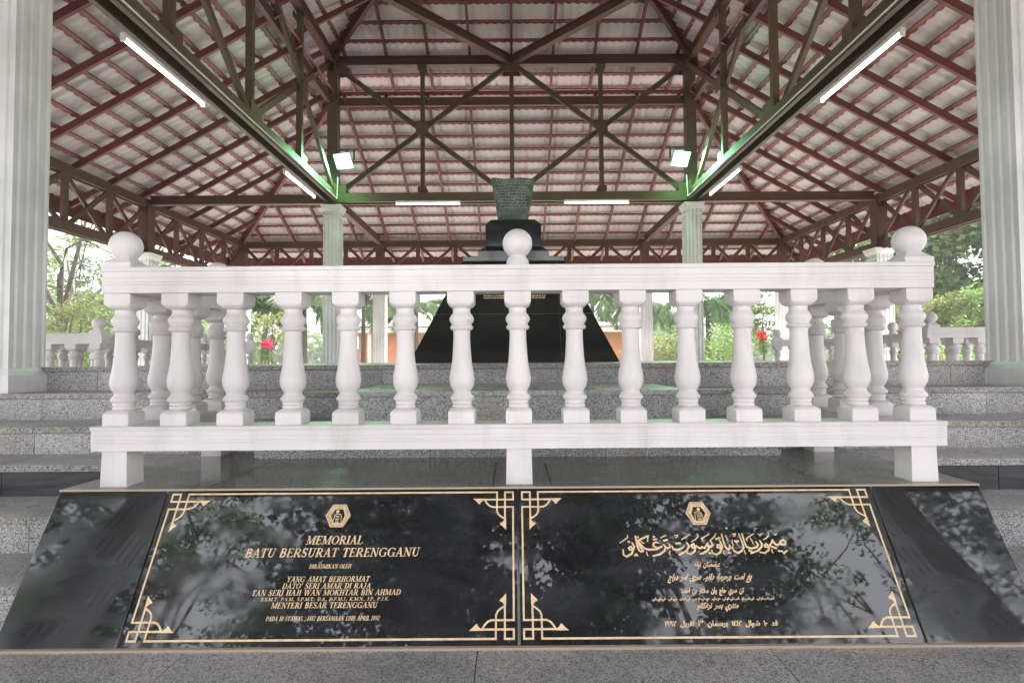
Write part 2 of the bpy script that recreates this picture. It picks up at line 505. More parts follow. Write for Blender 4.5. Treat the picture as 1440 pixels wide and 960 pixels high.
def bal_mesh():
    z = lambda y: (780-y)*.000754
    k = .000754
    b = MB()
    prof = [(44,704),(52,697),(51,690),(46,684),(52,677),(49,668),(58,660),(62,652),(60,645),(52,636),(46,628),(44,620),(49,610),(57,598),(62,584),(65,566),(65,550),(62,530),(57,505),(53,480),(50,455),(47,420),(45,385),(43,350),(43,316),(44,306),(52,303),(58,297),(60,290),(56,283),(50,278),(54,270),(62,256),(63,246),(60,236),(52,226),(46,216),(44,208),(46,200),(45,186)]
    b.lathe(0, 0, [(r*k, z(y)) for r, y in prof], 28)
    # square base with sloped shoulder, square cap with rounded underside
    def ring(pts):
        n = len(b.v)
        for a, zz, r in pts:
            c = a*r   # corner cut
            for (sx, sy, first) in ((1,-1,0),(1,1,1),(-1,1,2),(-1,-1,3)):
                pass
        k8 = 8
        for a, zz, r in pts:
            c = a*r
            for x, y in ((a,-a+c),(a,a-c),(a-c,a),(-a+c,a),(-a,a-c),(-a,-a+c),(-a+c,-a),(a-c,-a)): b.v.append((x,y,zz))
        for j in range(len(pts)-1):
            for i in range(8): b.f.append((n+j*8+i, n+j*8+(i+1)%8, n+(j+1)*8+(i+1)%8, n+(j+1)*8+i))
        b.f.append(tuple(n+i for i in reversed(range(8)))); b.f.append(tuple(n+(len(pts)-1)*8+i for i in range(8)))
    ring([(.0500,0,.04),(.0500,z(724),.04),(.0490,z(716),.08),(.0400,z(704),.25),(.0330,z(700),.5)])
    ring([(.0340,z(192),.58),(.0400,z(188),.5),(.0455,z(180),.3),(.0500,z(168),.1),(.0510,z(160),.04),(.0510,.5055,.04)])
    return b.mesh('baluster', M['white'], 38)
BAL = bal_mesh()

def rail_prof(w, z0, z1, groove):
    """closed outline (across, up); the outer face is on the -across side"""
    h = z1-z0
    L_ = [(w/2-.002,z0),(w/2,z0+.002)]
    face = [(0,0),(.006,.0),(.0065,.10),(.0065,.30),(.0035,.31),(.0035,.345),(.0065,.355),(.0065,.41),(.0035,.42),(.0035,.455),(.0065,.465),(.0065,.56),(.0035,.57),(.0035,.60),(.0065,.61),(.005,.82),(0,.84),(-.002,.97),(.001,1.0)]
    out = []
    for d, t in face[1:]: out.append((w/2-d, z0+t*h))
    left = [(-a, zz) for a, zz in out]
    return out + list(reversed(left))
def extrude(mb, prof, p0, p1):
    return mb.beam(p0, p1, 0, 0, prof=prof)

def build_balustrade(root):
    """local frame: x along the front, y inwards, z = 0 on the plinth top"""
    zr0, zr1, zt0, zt1 = .136, .2285, .7335, .832
    def rail(name, z0, z1, w, hl, hl2):
        mb = MB(); pr = rail_prof(w, z0, z1, True)
        extrude(mb, pr, (-hl,0,0), (hl,0,0)); mb.build(name, M['white'], root)
        for s in (-1, 1):
            mb = MB(); extrude(mb, [(a*.985, zz-.0015) for a, zz in pr], (s*1.535, w/2-.004, 0), (s*1.535, .76, 0))
            mb.build(name, M['white'], root)
    rail('bottom_rail', zr0, zr1, .14, 1.612, 0)
    rail('top_rail', zt0, zt1, .13, 1.585, 0)
    for i in range(15):
        inst('baluster', BAL, root, (1.535*(i-7)/7, 0, zr1-.001), rz=random.choice((0,1,2,3))*math.pi/2)
    for s in (-1, 1):
        for k in (1,2,3):
            inst('baluster', BAL, root, (s*1.535, .23*k, zr1-.002), rz=random.choice((0,1,2,3))*math.pi/2)
    for x, y in ((-1.535,0),(0,0),(1.535,0),(-1.535,.69),(1.535,.69)):
        MB().frustum(x, y, 0, zr0+.003, .050, .050, .047, .047).build('foot_block', M['white'], root)
        mb = MB(); r = .058
        if x == 0:
            mb.lathe(0, 0, [(.046, zt1-.002),(.046, zt1+.006),(.043, zt1+.022),(.034, zt1+.036),(.028, zt1+.046)], 24)
        else:
            mb.frustum(0, 0, zt1-.002, zt1+.020, .056, .056, .056, .056)
            mb.frustum(0, 0, zt1+.020, zt1+.045, .055, .055, .028, .028)
        o = mb.build('finial_base', M['white'], root, 30); o.location = (x, y, 0)
        b = MB(); b.sphere((0,0,0), r, 32, 20); o2 = b.build('ball_finial', M['white'], root, 60); o2.location = (x, y, zt1+.038+r*.93)

names = [('front', 0, (0, 2.19, ZT)), ('left', -math.pi/2, (-IX-1.38, CY, ZT-.08)), ('right', math.pi/2, (IX+1.38, CY, ZT-.08))]
PL = {}
for nm, rz, loc in names:
    lab = {'front': 'polished black granite plinth with two gold lettered sloping plaques at the front of the steps',
           'left': 'black granite plinth on the left side steps beneath the left side balustrade',
           'right': 'black granite plinth on the right side steps beneath the right side balustrade'}[nm]
    r_ = thing('black_plinth', lab, 'plinth', loc, 'black plinths on the platform sides', local=True, rz=rz)
    PL[nm] = (r_, build_plinth(r_, 0, nm == 'front'))
    lab = {'front': 'white painted balustrade with three large ball finials above the gold lettered plaques',
           'left': 'white balustrade farther back beyond the left column, partly hidden by it',
           'right': 'white balustrade farther back beside the right column, with green trees behind'}[nm]
    if nm == 'front':
        bal0 = thing('balustrade', lab, 'balustrade', loc, 'white balustrades round the memorial', local=True, rz=rz)
        build_balustrade(bal0)
    else:
        c = copy_tree(bal0); c.location = loc; c.rotation_euler = (0,0,rz); c['label'] = lab

# ---------------------------------------------------------------- inscriptions on the front plaques
class Ink:
    """flat painted marks; every stroke sits a hair above the one before it, clear of the slab"""
    def __init__(s): s.mb = MB(); s.k = 0
    def P(s, u, v, e=0):
        yb = YBt-2.19; H = ZT-ZBT
        dy, dz = (YT-YBt)/SL, H/SL
        h = .0009 + s.k*.0000012 + e
        return (u, yb + dy*v - dz*h, -H + dz*v + dy*h)
    def poly(s, pts):
        s.k += 1; n = len(s.mb.v)
        s.mb.v += [s.P(u, v) for u, v in pts]
        a = sum(pts[i][0]*pts[(i+1)%len(pts)][1]-pts[(i+1)%len(pts)][0]*pts[i][1] for i in range(len(pts)))
        idx = list(range(n, n+len(pts)))
        s.mb.f.append(tuple(idx if a > 0 else reversed(idx)))
    def line(s, pts, w, close=False, cap=.35):
        if close: pts = pts + [pts[0]]
        for i, (a, b) in enumerate(zip(pts, pts[1:])):
            wa = w[i] if isinstance(w, list) else w; wb = w[i+1] if isinstance(w, list) else w
            dx, dy = b[0]-a[0], b[1]-a[1]; l = math.hypot(dx, dy) or 1e-6
            tx, ty = dx/l, dy/l; nx, ny = -ty, tx
            a2 = (a[0]-tx*wa*cap, a[1]-ty*wa*cap); b2 = (b[0]+tx*wb*cap, b[1]+ty*wb*cap)
            s.poly([(a2[0]+nx*wa/2,a2[1]+ny*wa/2),(a2[0]-nx*wa/2,a2[1]-ny*wa/2),(b2[0]-nx*wb/2,b2[1]-ny*wb/2),(b2[0]+nx*wb/2,b2[1]+ny*wb/2)])
    def build(s, name, parent): return s.mb.build(name, M['gold'], parent)

def arc(cx, cy, rx, ry, a0, a1, n=8):
    return [(cx+rx*math.cos(R(a0+(a1-a0)*i/n)), cy+ry*math.sin(R(a0+(a1-a0)*i/n))) for i in range(n+1)]
T_, t_ = .17, .065
def G(w, strokes, serifs=()): return (w, strokes, serifs)
FONT = {
 'I': G(.36, [([(.18,0),(.18,1)],T_)], [(.18,0),(.18,1)]),
 'L': G(.62, [([(.18,0),(.18,1)],T_),([(.1,.03),(.56,.03),(.6,.26)],t_)], [(.18,1),(.18,0)]),
 'E': G(.66, [([(.18,0),(.18,1)],T_),([(.1,.03),(.58,.03),(.62,.24)],t_),([(.1,.97),(.56,.97),(.58,.78)],t_),([(.2,.52),(.44,.52)],t_),([(.44,.42),(.44,.62)],t_)], []),
 'F': G(.62, [([(.18,0),(.18,1)],T_),([(.1,.97),(.56,.97),(.58,.78)],t_),([(.2,.52),(.44,.52)],t_)], [(.18,0)]),
 'T': G(.68, [([(.34,0),(.34,1)],T_),([(.05,.74),(.07,.97),(.61,.97),(.63,.74)],t_)], [(.34,0)]),
 'H': G(.80, [([(.19,0),(.19,1)],T_),([(.61,0),(.61,1)],T_),([(.2,.5),(.6,.5)],t_)], [(.19,0),(.19,1),(.61,0),(.61,1)]),
 'M': G(1.0, [([(.17,0),(.17,1)],t_),([(.17,1),(.48,.06)],T_),([(.48,.06),(.80,1)],t_),([(.82,0),(.82,1)],T_)], [(.17,0),(.15,1),(.82,0),(.86,1)]),
 'N': G(.82, [([(.17,0),(.17,1)],t_),([(.15,1),(.65,.02)],T_),([(.67,0),(.67,1)],t_)], [(.17,0),(.13,1),(.67,1)]),
 'A': G(.78, [([(.12,0),(.39,.98)],t_),([(.38,1),(.64,0)],T_),([(.22,.34),(.54,.34)],t_)], [(.12,0),(.64,0)]),
 'W': G(1.12, [([(.12,1),(.36,.02)],T_),([(.36,.02),(.58,.9)],t_),([(.54,1),(.78,.02)],T_),([(.78,.02),(1.0,1)],t_)], [(.12,1),(.54,1),(1.0,1)]),
 'Y': G(.74, [([(.12,1),(.37,.48)],T_),([(.62,1),(.38,.48)],t_),([(.37,0),(.37,.5)],T_)], [(.12,1),(.62,1),(.37,0)]),
 'U': G(.80, [([(.20,1),(.20,.3)],T_),(arc(.41,.3,.21,.27,180,360,8),.1),([(.62,.3),(.62,1)],t_)], [(.20,1),(.62,1)]),
 'K': G(.80, [([(.19,0),(.19,1)],T_),([(.22,.42),(.6,.97)],t_),([(.34,.58),(.66,.02)],T_)], [(.19,0),(.19,1),(.62,1),(.68,0)]),
 'J': G(.50, [([(.3,1),(.3,.22)],T_),(arc(.17,.2,.13,.18,0,-150,6),.09)], [(.3,1)]),
 'D': G(.80, [([(.19,0),(.19,1)],T_),([(.1,.97),(.36,.97)],t_),([(.1,.03),(.36,.03)],t_),(arc(.34,.5,.32,.46,88,40,4),.1),(arc(.34,.5,.32,.46,40,-40,6),T_),(arc(.34,.5,.32,.46,-40,-88,4),.1)], []),
 'P': G(.70, [([(.19,0),(.19,1)],T_),([(.1,.97),(.36,.97)],t_),([(.2,.46),(.36,.46)],t_),(arc(.36,.715,.21,.25,88,40,3),.09),(arc(.36,.715,.21,.25,40,-40,5),.15),(arc(.36,.715,.21,.25,-40,-88,3),.09)], [(.19,0)]),
 'R': G(.78, [([(.19,0),(.19,1)],T_),([(.1,.97),(.36,.97)],t_),([(.2,.48),(.36,.48)],t_),(arc(.36,.725,.2,.24,88,40,3),.09),(arc(.36,.725,.2,.24,40,-40,5),.15),(arc(.36,.725,.2,.24,-40,-88,3),.09),([(.38,.48),(.66,.02)],T_)], [(.19,0),(.68,0)]),
 'B': G(.72, [([(.19,0),(.19,1)],T_),([(.1,.97),(.36,.97)],t_),([(.1,.03),(.36,.03)],t_),([(.2,.53),(.36,.53)],t_),(arc(.35,.75,.18,.21,85,-85,8),.13),(arc(.35,.28,.23,.25,85,-85,8),.15)], []),
 'O': G(.84, [(arc(.42,.5,.32,.48,40,140,5),.08),(arc(.42,.5,.31,.48,140,220,6),T_),(arc(.42,.5,.32,.48,220,320,5),.08),(arc(.42,.5,.31,.48,-40,40,6),T_)], []),
 'G': G(.84, [(arc(.44,.5,.33,.48,50,140,5),.08),(arc(.44,.5,.32,.48,140,220,6),T_),(arc(.44,.5,.33,.48,220,300,4),.08),([(.68,.02),(.68,.42)],.14),([(.52,.42),(.8,.42)],t_),([(.72,.97),(.7,.72)],t_)], []),
 'S': G(.62, [(arc(.31,.75,.2,.22,35,180,7),.09),([(.11,.76),(.2,.58),(.42,.44),(.5,.28)],T_),(arc(.31,.25,.2,.23,0,-145,7),.09),([(.5,.95),(.5,.74)],t_),([(.1,.05),(.1,.28)],t_)], []),
 'C': G(.78, [(arc(.44,.5,.33,.48,50,140,5),.08),(arc(.44,.5,.32,.48,140,220,6),T_),(arc(.44,.5,.33,.48,220,310,4),.08)], []),
 '1': G(.46, [([(.24,0),(.24,1)],T_),([(.1,.8),(.24,.97)],t_)], [(.24,0)]),
 '0': G(.60, [(arc(.3,.5,.2,.47,0,360,14),.13)], []),
 '2': G(.58, [(arc(.28,.74,.18,.23,160,-30,8),.11),([(.44,.62),(.1,.05)],.10),([(.08,.05),(.52,.05)],.12)], []),
 '3': G(.56, [(arc(.26,.76,.17,.21,150,-90,8),.10),(arc(.26,.28,.20,.26,90,-150,8),.12)], []),
 '4': G(.60, [([(.40,0),(.40,1)],.14),([(.40,.98),(.06,.3)],t_),([(.05,.3),(.56,.3)],.08)], []),
 '9': G(.58, [(arc(.28,.7,.18,.26,0,360,12),.11),([(.46,.7),(.42,.3),(.2,.02)],.11)], []),
 '.': G(.26, [([(.12,.02),(.12,.12)],.15)], []),
 ',': G(.26, [([(.14,.12),(.08,-.12)],.12)], []),
 "'": G(.24, [([(.14,1.0),(.10,.74)],.12)], []),
 ' ': G(.42, [], []),
}
def latin(ink, text, u0, u1, v0, v1, slant=.17):
    adv = []; x = 0
    for ch in text:
        adv.append(x); x += FONT[ch][0]
    h = v1-v0; sx = (u1-u0-slant*h)/x
    for ch, a in zip(text, adv):
        w, st, se = FONT[ch]
        tf = lambda p: (u0 + (a+p[0])*sx + slant*p[1]*h, v0 + p[1]*h)
        sc = (sx+h)/2
        for pts, wd in st: ink.line([tf(p) for p in pts], max(wd*sc, .0011), cap=.1)
        for (px, py) in se:
            yy = .03 if py == 0 else .97
            ink.line([tf((px-.15, yy)), tf((px+.15, yy))], max(.055*sc, .0009), cap=.1)
TITLE=[(3,[9301,3186,9310,3262,9243,3306,9152,3263,9102,3198,9147,3155,9245,3143,9301,3186]),(3,[9102,3198,9020,3145,8956,3156,8902,3210,8868,3298,8813,3211,8726,3136]),(3,[8726,3136,8802,3082,8923,3027]),(3,[8641,3065,8553,3073,8544,3126,8624,3176,8673,3104,8696,3061,8636,2954,8481,2870,8333,2903]),(3,[8415,3290,8465,3170,8433,3084,8279,2957,8011,2862]),(3,[8272,3258,8325,3149,8260,3064,8140,3032,8006,3033,7907,3088,7869,3217,7848,3523]),(2,[7974,3282,7952,3336,8038,3412,8256,3521]),(2,[8098,3379,8143,3281,8165,3183]),(3,[7735,3524,7784,3240,7801,3067,7721,2960,7568,2876,7449,2941,7405,3048,7430,3112]),(2,[7506,3515,7599,3525,7573,3459,7512,3438]),(2,[7461,3307,7431,3220,7459,3144]),(3,[7120,3517,7143,3244,7181,3049,7248,2995,7326,3049,7325,3145]),(2,[7261,3483,7272,3396,7280,3308]),(3,[7010,3310,7071,3115,7062,3072,6977,3040,6883,3073,6910,3148,6977,3148,7036,3050,6949,2901,6800,2828,6678,2882,6668,2967]),(2,[6910,3541,6869,3453,6775,3377,6670,3301]),(3,[6700,3279,6732,3160,6664,3096,6567,3118,6555,3172]),(3,[6555,3172,6630,3096,6516,2968,6366,2884,6250,2859]),(2,[6679,3520,6490,3423,6407,3369,6422,3303]),(2,[8782,3539,8779,3462,8673,3375,8558,3321]),(2,[8414,3519,8469,3464,8540,3523]),(2,[8972,3527,9009,3476,9077,3519]),(3,[9294,2950,9227,2908,9146,2855]),(2,[7810,2960,7796,2896,7828,2842]),(2,[8769,2996,8753,2932,8784,2879]),(2,[7085,2964,7054,2890,7083,2847]),(4,[7541,3280,7571,3276]),(4,[7631,3280,7661,3275]),(3,[8990,2941,9026,2926]),(3,[9077,2934,9119,2921]),(3,[7581,3237,7601,3228]),(4,[6894,3350,6933,3354]),(4,[6990,3380,7030,3384]),(4,[6567,2887,6601,2878]),(3,[7237,2893,7262,2884]),(4,[7966,2959,7991,2950]),(4,[8027,2933,8052,2924]),(3,[7324,3731,7349,3717]),(3,[6565,3215,6431,3044,6361,3087,6297,3045,6223,3067,6165,3121,6094,3100]),(3,[6094,3100,6030,3053,5977,3101,6016,3165,6075,3182,6116,3100,6078,2950,5914,2845,5779,2899]),(3,[5847,3231,5907,3123,5803,2973,5510,2826]),(3,[5728,3124,5661,3060,5494,2996,5341,3019,5302,3127]),(2,[5987,3514,5836,3427,5686,3345]),(2,[6263,3534,6292,3446,6159,3338,6013,3273]),(2,[6593,3477,6393,3380,6422,3292]),(2,[5449,3485,5564,3495,5531,3429,5471,3408]),(3,[5233,3192,5228,3084,5144,3052,5063,3107,5028,3172]),(3,[5074,3107,5032,2978,4846,2852,4605,2800]),(2,[5155,3487,5059,3454,4955,3407]),(3,[4858,3238,4771,3260,4664,3217,4663,3131,4766,3066,4940,3107]),(4,[4940,3107,4759,3023,4511,3007,4337,3047,4259,3134]),(3,[4259,3134,4126,3329]),(3,[4471,3294,4519,3480,4315,3394,4098,3286,4208,3091,4281,2962,4189,2941,4130,3006]),(3,[4065,3472,4093,3156,4134,3001]),(3,[3924,3244,3987,3114,3940,3007]),(3,[3940,3007,3817,3003,3786,3068,3864,3115,3942,3018,3869,2879,3680,2785,3576,2849,3583,3009]),(2,[3797,3507,3788,3430,3653,3333,3496,3247]),(2,[4401,2940,4393,2876,4413,2812]),(2,[3950,2815,4025,2878,4073,2814,3950,2815]),(2,[5221,2966,5175,2892,5199,2828]),(2,[4235,3296,4295,3241,4350,3230]),(4,[5468,3212,5502,3214]),(4,[5562,3220,5594,3222]),(4,[5053,3310,5090,3314]),(4,[5136,3331,5170,3335]),(3,[4689,3347,4721,3352]),(3,[4771,3356,4803,3360]),(3,[4702,3444,4733,3439]),(3,[4135,3434,4166,3430]),(4,[3800,3277,3831,3275]),(1,[6249,2970,6169,2896])]

# Arabic-script lines: letters are joined here, then laid out right to left
JOIN = {'ا':('ﺍ','ﺎ'),'أ':('ﺃ','ﺄ'),'د':('ﺩ','ﺪ'),'ر':('ﺭ','ﺮ'),'و':('ﻭ','ﻮ'),'ة':('ﺓ','ﺔ'),'ء':('ﺀ','ﺀ'),
 'ب':('ﺏ','ﺐ','ﺑ','ﺒ'),'ت':('ﺕ','ﺖ','ﺗ','ﺘ'),'ج':('ﺝ','ﺞ','ﺟ','ﺠ'),'ح':('ﺡ','ﺢ','ﺣ','ﺤ'),'خ':('ﺥ','ﺦ','ﺧ','ﺨ'),
 'س':('ﺱ','ﺲ','ﺳ','ﺴ'),'ش':('ﺵ','ﺶ','ﺷ','ﺸ'),'غ':('ﻍ','ﻎ','ﻏ','ﻐ'),'ف':('ﻑ','ﻒ','ﻓ','ﻔ'),'ك':('ﻙ','ﻚ','ﻛ','ﻜ'),
 'ل':('ﻝ','ﻞ','ﻟ','ﻠ'),'م':('ﻡ','ﻢ','ﻣ','ﻤ'),'ن':('ﻥ','ﻦ','ﻧ','ﻨ'),'ه':('ﻩ','ﻪ','ﻫ','ﻬ'),'ي':('ﻱ','ﻲ','ﻳ','ﻴ')}
def shape(word):
    out = []
    for i, ch in enumerate(word):
        f = JOIN.get(ch)
        if not f: out.append(ch); continue
        prev = i > 0 and len(JOIN.get(word[i-1], ())) == 4
        nxt = i < len(word)-1 and word[i+1] in JOIN and word[i+1] != 'ء'
        if len(f) == 2: out.append(f[1] if prev else f[0])
        else: out.append(f[3] if prev and nxt else f[1] if prev else f[2] if nxt else f[0])
    return ''.join(reversed(out))
def arabic(ink, text, u0, u1, v0, v1, slant=.0, bold=.042):
    words = text.split(' ')
    disp = '  '.join(w[::1] if w.isdigit() or all('٠' <= c <= '٩' for c in w) else shape(w) for w in reversed(words))
    cu = bpy.data.curves.new('inscription_line', 'FONT'); cu.body = disp; cu.offset = bold; cu.resolution_u = 3
    ob = bpy.data.objects.new('inscription_line', cu); COL.objects.link(ob)
    dg = bpy.context.evaluated_depsgraph_get()
    me = bpy.data.meshes.new_from_object(ob.evaluated_get(dg))
    bpy.data.objects.remove(ob); bpy.data.curves.remove(cu)
    vs = [v.co.copy() for v in me.vertices]; fs = [tuple(p.vertices) for p in me.polygons]
    bpy.data.meshes.remove(me)
    if not vs: return
    x0, x1 = min(v.x for v in vs), max(v.x for v in vs); y0, y1 = min(v.y for v in vs), max(v.y for v in vs)
    ink.k += 3; n = len(ink.mb.v)
    h = v1-v0; sl = slant*h
    for v in vs:
        q = (v.y-y0)/(y1-y0)
        ink.mb.v.append(ink.P(u0 + (v.x-x0)/(x1-x0)*(u1-u0-sl) + sl*q, v0 + q*h))
    ink.mb.f += [tuple(n+i for i in f) for f in fs]

def corner(ink, U, V, su, sv, g=.0292, w=.0064):
    """interlaced corner knot; (U, V) outer corner, su/sv point inwards"""
    gv = .0272
    def T(p, q): return (U+su*p*g, V+sv*q*gv)
    ink.line([T(0,0),T(1,0),T(1,1),T(0,1)], w, True, .5)
    for sw in (0, 1):
        f = (lambda p, q: T(p, q)) if not sw else (lambda p, q: T(q, p))
        ink.line([f(1,0), f(1,4.1)], w, cap=.4)
        ink.line([f(2,0), f(2,2.55), f(1.82,2.95), f(1.5,3.25), f(1.1,3.5)], w*.95, cap=.3)
        ink.poly([f(.86,3.6), f(.86,5.0), f(1.25,4.55), f(1.55,4.3), f(1.62,4.05), f(1.45,4.08), f(1.3,3.95), f(1.12,3.75)])
def frame(ink, ul, ur, vb, vt):
    g, gv, w = .0292, .0272, .0064
    for (U, V, su, sv) in ((ul,vb,1,1),(ur,vb,-1,1),(ul,vt,1,-1),(ur,vt,-1,-1)): corner(ink, U, V, su, sv)
    ink.line([(ul+2*g,vt),(ur-2*g,vt)], w, cap=.5); ink.line([(ul+2*g,vb),(ur-2*g,vb)], w, cap=.5)
    ink.line([(ul,vb+2*gv),(ul,vt-2*gv)], w, cap=.5); ink.line([(ur,vb+2*gv),(ur,vt-2*gv)], w, cap=.5)

def emblem(ink, cx, cy, mir):
    f = lambda pts: [(cx+mir*(a/1e4-.6430), cy+b/1e4-.4255) for a, b in pts]
    out = f([(6194,4644),(6651,4641),(6867,4259),(6644,3861),(6209,3864),(5992,4258)])
    inn = f([(6268,4496),(6577,4493),(6707,4260),(6563,3992),(6269,3981),(6174,4263)])
    ink.line(out, .0030, True, .3); ink.line(inn, .0022, True, .3)
    rng = random.Random(5)
    for i in range(6):     # rope pattern between the two outlines
        a, b, c, d = out[i], out[(i+1)%6], inn[(i+1)%6], inn[i]
        for k in range(7):
            t = (k+.5)/7; t2 = t + .06
            p = (a[0]+(b[0]-a[0])*t, a[1]+(b[1]-a[1])*t); q = (d[0]+(c[0]-d[0])*t2, d[1]+(c[1]-d[1])*t2)
            ink.line([p, q], .0034, cap=0)
            ink.line([((p[0]+q[0])/2-.003, (p[1]+q[1])/2), ((p[0]+q[0])/2+.003, (p[1]+q[1])/2+.001)], .0022, cap=0)
    st = f([(6290,3981),(6315,4269),(6349,4309),(6490,4314),(6546,4254),(6586,4044),(6574,3985)])
    ink.line(st, .0024, True, .3)
    for k in range(5):
        v = cy + (.4030+.0052*k) - .4255
        ink.line([(cx-.007+mir*.001, v), (cx+.008+mir*.003, v+.0004)], .0016 if k % 2 else .0026, cap=0)
    bx, by = f([(6462,4400)])[0]
    ink.poly([(bx+.0058*math.cos(2*math.pi*i/14), by+.0062*math.sin(2*math.pi*i/14)) for i in range(14)])

proot, (slabL, slabR) = PL['front']
fr = Ink(); frame(fr, -1.276, -.0245, .0285, .5075); fr.build('gold_border', slabL)
fr = Ink(); frame(fr, .0085, 1.272, .0285, .5075); fr.build('gold_border', slabR)
em = Ink(); emblem(em, -.6557, .4260, -1); em.build('emblem', slabL)
em = Ink(); emblem(em, .6430, .4255, 1); em.build('emblem', slabR)
tx = Ink()
for s_, u0, u1, v0, v1 in (
    ('MEMORIAL', -.7554, -.5505, .3265, .3552), ('BATU BERSURAT TERENGGANU', -.9598, -.3480, .2845, .3135),
    ('DIRASMIKAN OLEH', -.7279, -.5808, .2465, .2602), ('YANG AMAT BERHORMAT', -.7971, -.5120, .2035, .2210),
    ("DATO' SERI AMAR DI RAJA", -.8073, -.5043, .1825, .1995), ('TAN SERI HAJI WAN MOKHTAR BIN AHMAD', -.9053, -.4011, .1615, .1788),
    ('S.S.M.T., P.S.M., S.P.M.T., D.A., D.P.M.J., K.M.N., J.P., P.J.K.', -.8701, -.4393, .1450, .1550),
    ('MENTERI BESAR TERENGGANU', -.8320, -.4755, .1225, .1400), ('PADA 10 SYAWAL , 1412 BERSAMAAN 13HB APRIL 1992', -.8398, -.4634, .0850, .0985)):
    tx = Ink(); latin(tx, s_, u0, u1, v0, v1); tx.build('lettering', slabL)
tj = Ink()
for w_, p_ in TITLE:
    pts = [(p_[i]/1e4, p_[i+1]/1e4) for i in range(0, len(p_), 2)]
    mw = {1:.0016, 2:.0034, 3:.0058, 4:.0066}[w_]
    n = len(pts)
    ws = [mw*(.72+.45*math.sin(math.pi*(i+.4)/(n))) for i in range(n)] if w_ in (2,3) and n > 2 else mw
    tj.line(pts, ws, cap=.4)
tj.build('lettering', slabR)
for s_, u0, u1, v0, v1, sl in (
    ('درسميكن اوله', .5965, .6869, .2378, .2610, .2), ('يغ امت برحرمة داتوء سري امر دراج', .4943, .7928, .191, .2228, .5),
    ('تن سري حاج وان مختار بن احمد', .5358, .7511, .151, .1782, .2),
    ('اس.اس.ام.تي. في.اس.ام. اس.في.ام.تي. دي.اي. دي.في.ام.جي. كي.ام.ان. جي.في. في.جي.كي', .4383, .8443, .1355, .1485, 0),
    ('منتري بسر ترغكانو', .577, .7265, .1034, .1325, .45),
    ('فد ١٠ شوال ١٤١٢ برسمان ١٣ افريل ١٩٩٢', .4667, .839, .056, .0828, .1)):
    tj = Ink(); arabic(tj, s_, u0, u1, v0, v1, sl); tj.build('lettering', slabR)
# ---------------------------------------------------------------- pavilion: columns, trusses, roof
pav = thing('pavilion', 'open sided pavilion with white fluted columns and a red steel framed tiled roof', 'pavilion', (0, CY, -.09))
pcy = (IY0+IY1)/2
def column_mesh(z0, z1, w, base):
    """fluted square shaft"""
    pr = []
    nfl = 4; fw = w/(nfl+ .35); g = fw*.30; d = .012
    h = w/2
    side = []
    x = -h
    side.append((-h, 0))
    for k in range(nfl):
        c = -h + w*(k+.5)/nfl
        side += [(c-g, 0), (c-g*.55, d), (c+g*.55, d), (c+g, 0)]
    for q in range(4):
        ca, sa = math.cos(q*math.pi/2), math.sin(q*math.pi/2)
        for (a, dd) in side:
            X, Y = a, -h+dd
            pr.append((X*ca - Y*sa, X*sa + Y*ca))
    mb = MB(); k = len(pr)
    for z in (z0, z1):
        for X, Y in pr: mb.v.append((X, Y, z))
    for i in range(k): mb.f.append((i, (i+1)%k, k+(i+1)%k, k+i))
    mb.f.append(tuple(reversed(range(k)))); mb.f.append(tuple(range(k, 2*k)))
    return mb
def col_set(zb, zt, w):
    sh = column_mesh(zb+.14, zt-.10, w, True).mesh('column', M['column'])
    b = MB(); h = w/2
    b.frustum(0,0, zb, zb+.105, h+.035,h+.035, h+.035,h+.035)
    b.frustum(0,0, zb+.105, zb+.125, h+.030,h+.030, h+.018,h+.018)
    b.frustum(0,0, zb+.125, zb+.150, h+.022,h+.022, h+.006,h+.006)
    bm_ = b.mesh('column_base', M['column'])
    c = MB()
    c.frustum(0,0, zt-.20, zt-.185, h+.004,h+.004, h+.012,h+.012)
    c.frustum(0,0, zt-.11, zt-.07, h+.004,h+.004, h+.024,h+.024)
    c.frustum(0,0, zt-.07, zt-.015, h+.026,h+.026, h+.040,h+.040)
    c.frustum(0,0, zt-.015, zt, h+.046,h+.046, h+.046,h+.046)
    cm = c.mesh('capital', M['column'])
    return sh, bm_, cm
inner = col_set(.825, 3.80, CW)
outer = col_set(-.09, 2.965, .29)
def column(x, y, setm):
    o = inst('column', setm[0], pav, (x, y-CY, .09))
    inst('column_base', setm[1], o); inst('capital', setm[2], o)
for x in (-IX, IX):
    for y in (IY0, IY1): column(x, y, inner)
ocol = [(x, y) for x in (-OX, -IX, IX, OX) for y in (OY1,)] + [(s*OX, y) for s in (-1,1) for y in (IY1, IY0)] + [(x, OY0) for x in (-OX, -IX, IX, OX)]
for x, y in ocol: column(x, y, outer)

def zc(h): return 1.0+h
# I-section and double channel outlines (across, up)
def isec(w, h, t=.012, tw=.012):
    a, b = w/2, h/2
    return [(-a,-b),(a,-b),(a,-b+t),(tw/2,-b+t),(tw/2,b-t),(a,b-t),(a,b),(-a,b),(-a,b-t),(-tw/2,b-t),(-tw/2,-b+t),(-a,-b+t)]
def dch(w, h, t=.014, f=.05):
    a, b = w/2, h/2
    return [(-a,-b),(-a+f,-b),(-a+f,-b+t),(-a+t,-b+t),(-a+t,b-t),(a-t,b-t),(a-t,-b+t),(a-f,-b+t),(a-f,-b),(a,-b),(a,b),(-a,b)]
def B(name, p0, p1, w, h, m='truss', prof=None, up=(0,0,1)):
    return MB().beam(p0, p1, w, h, up, prof).build(name, M[m], pav)

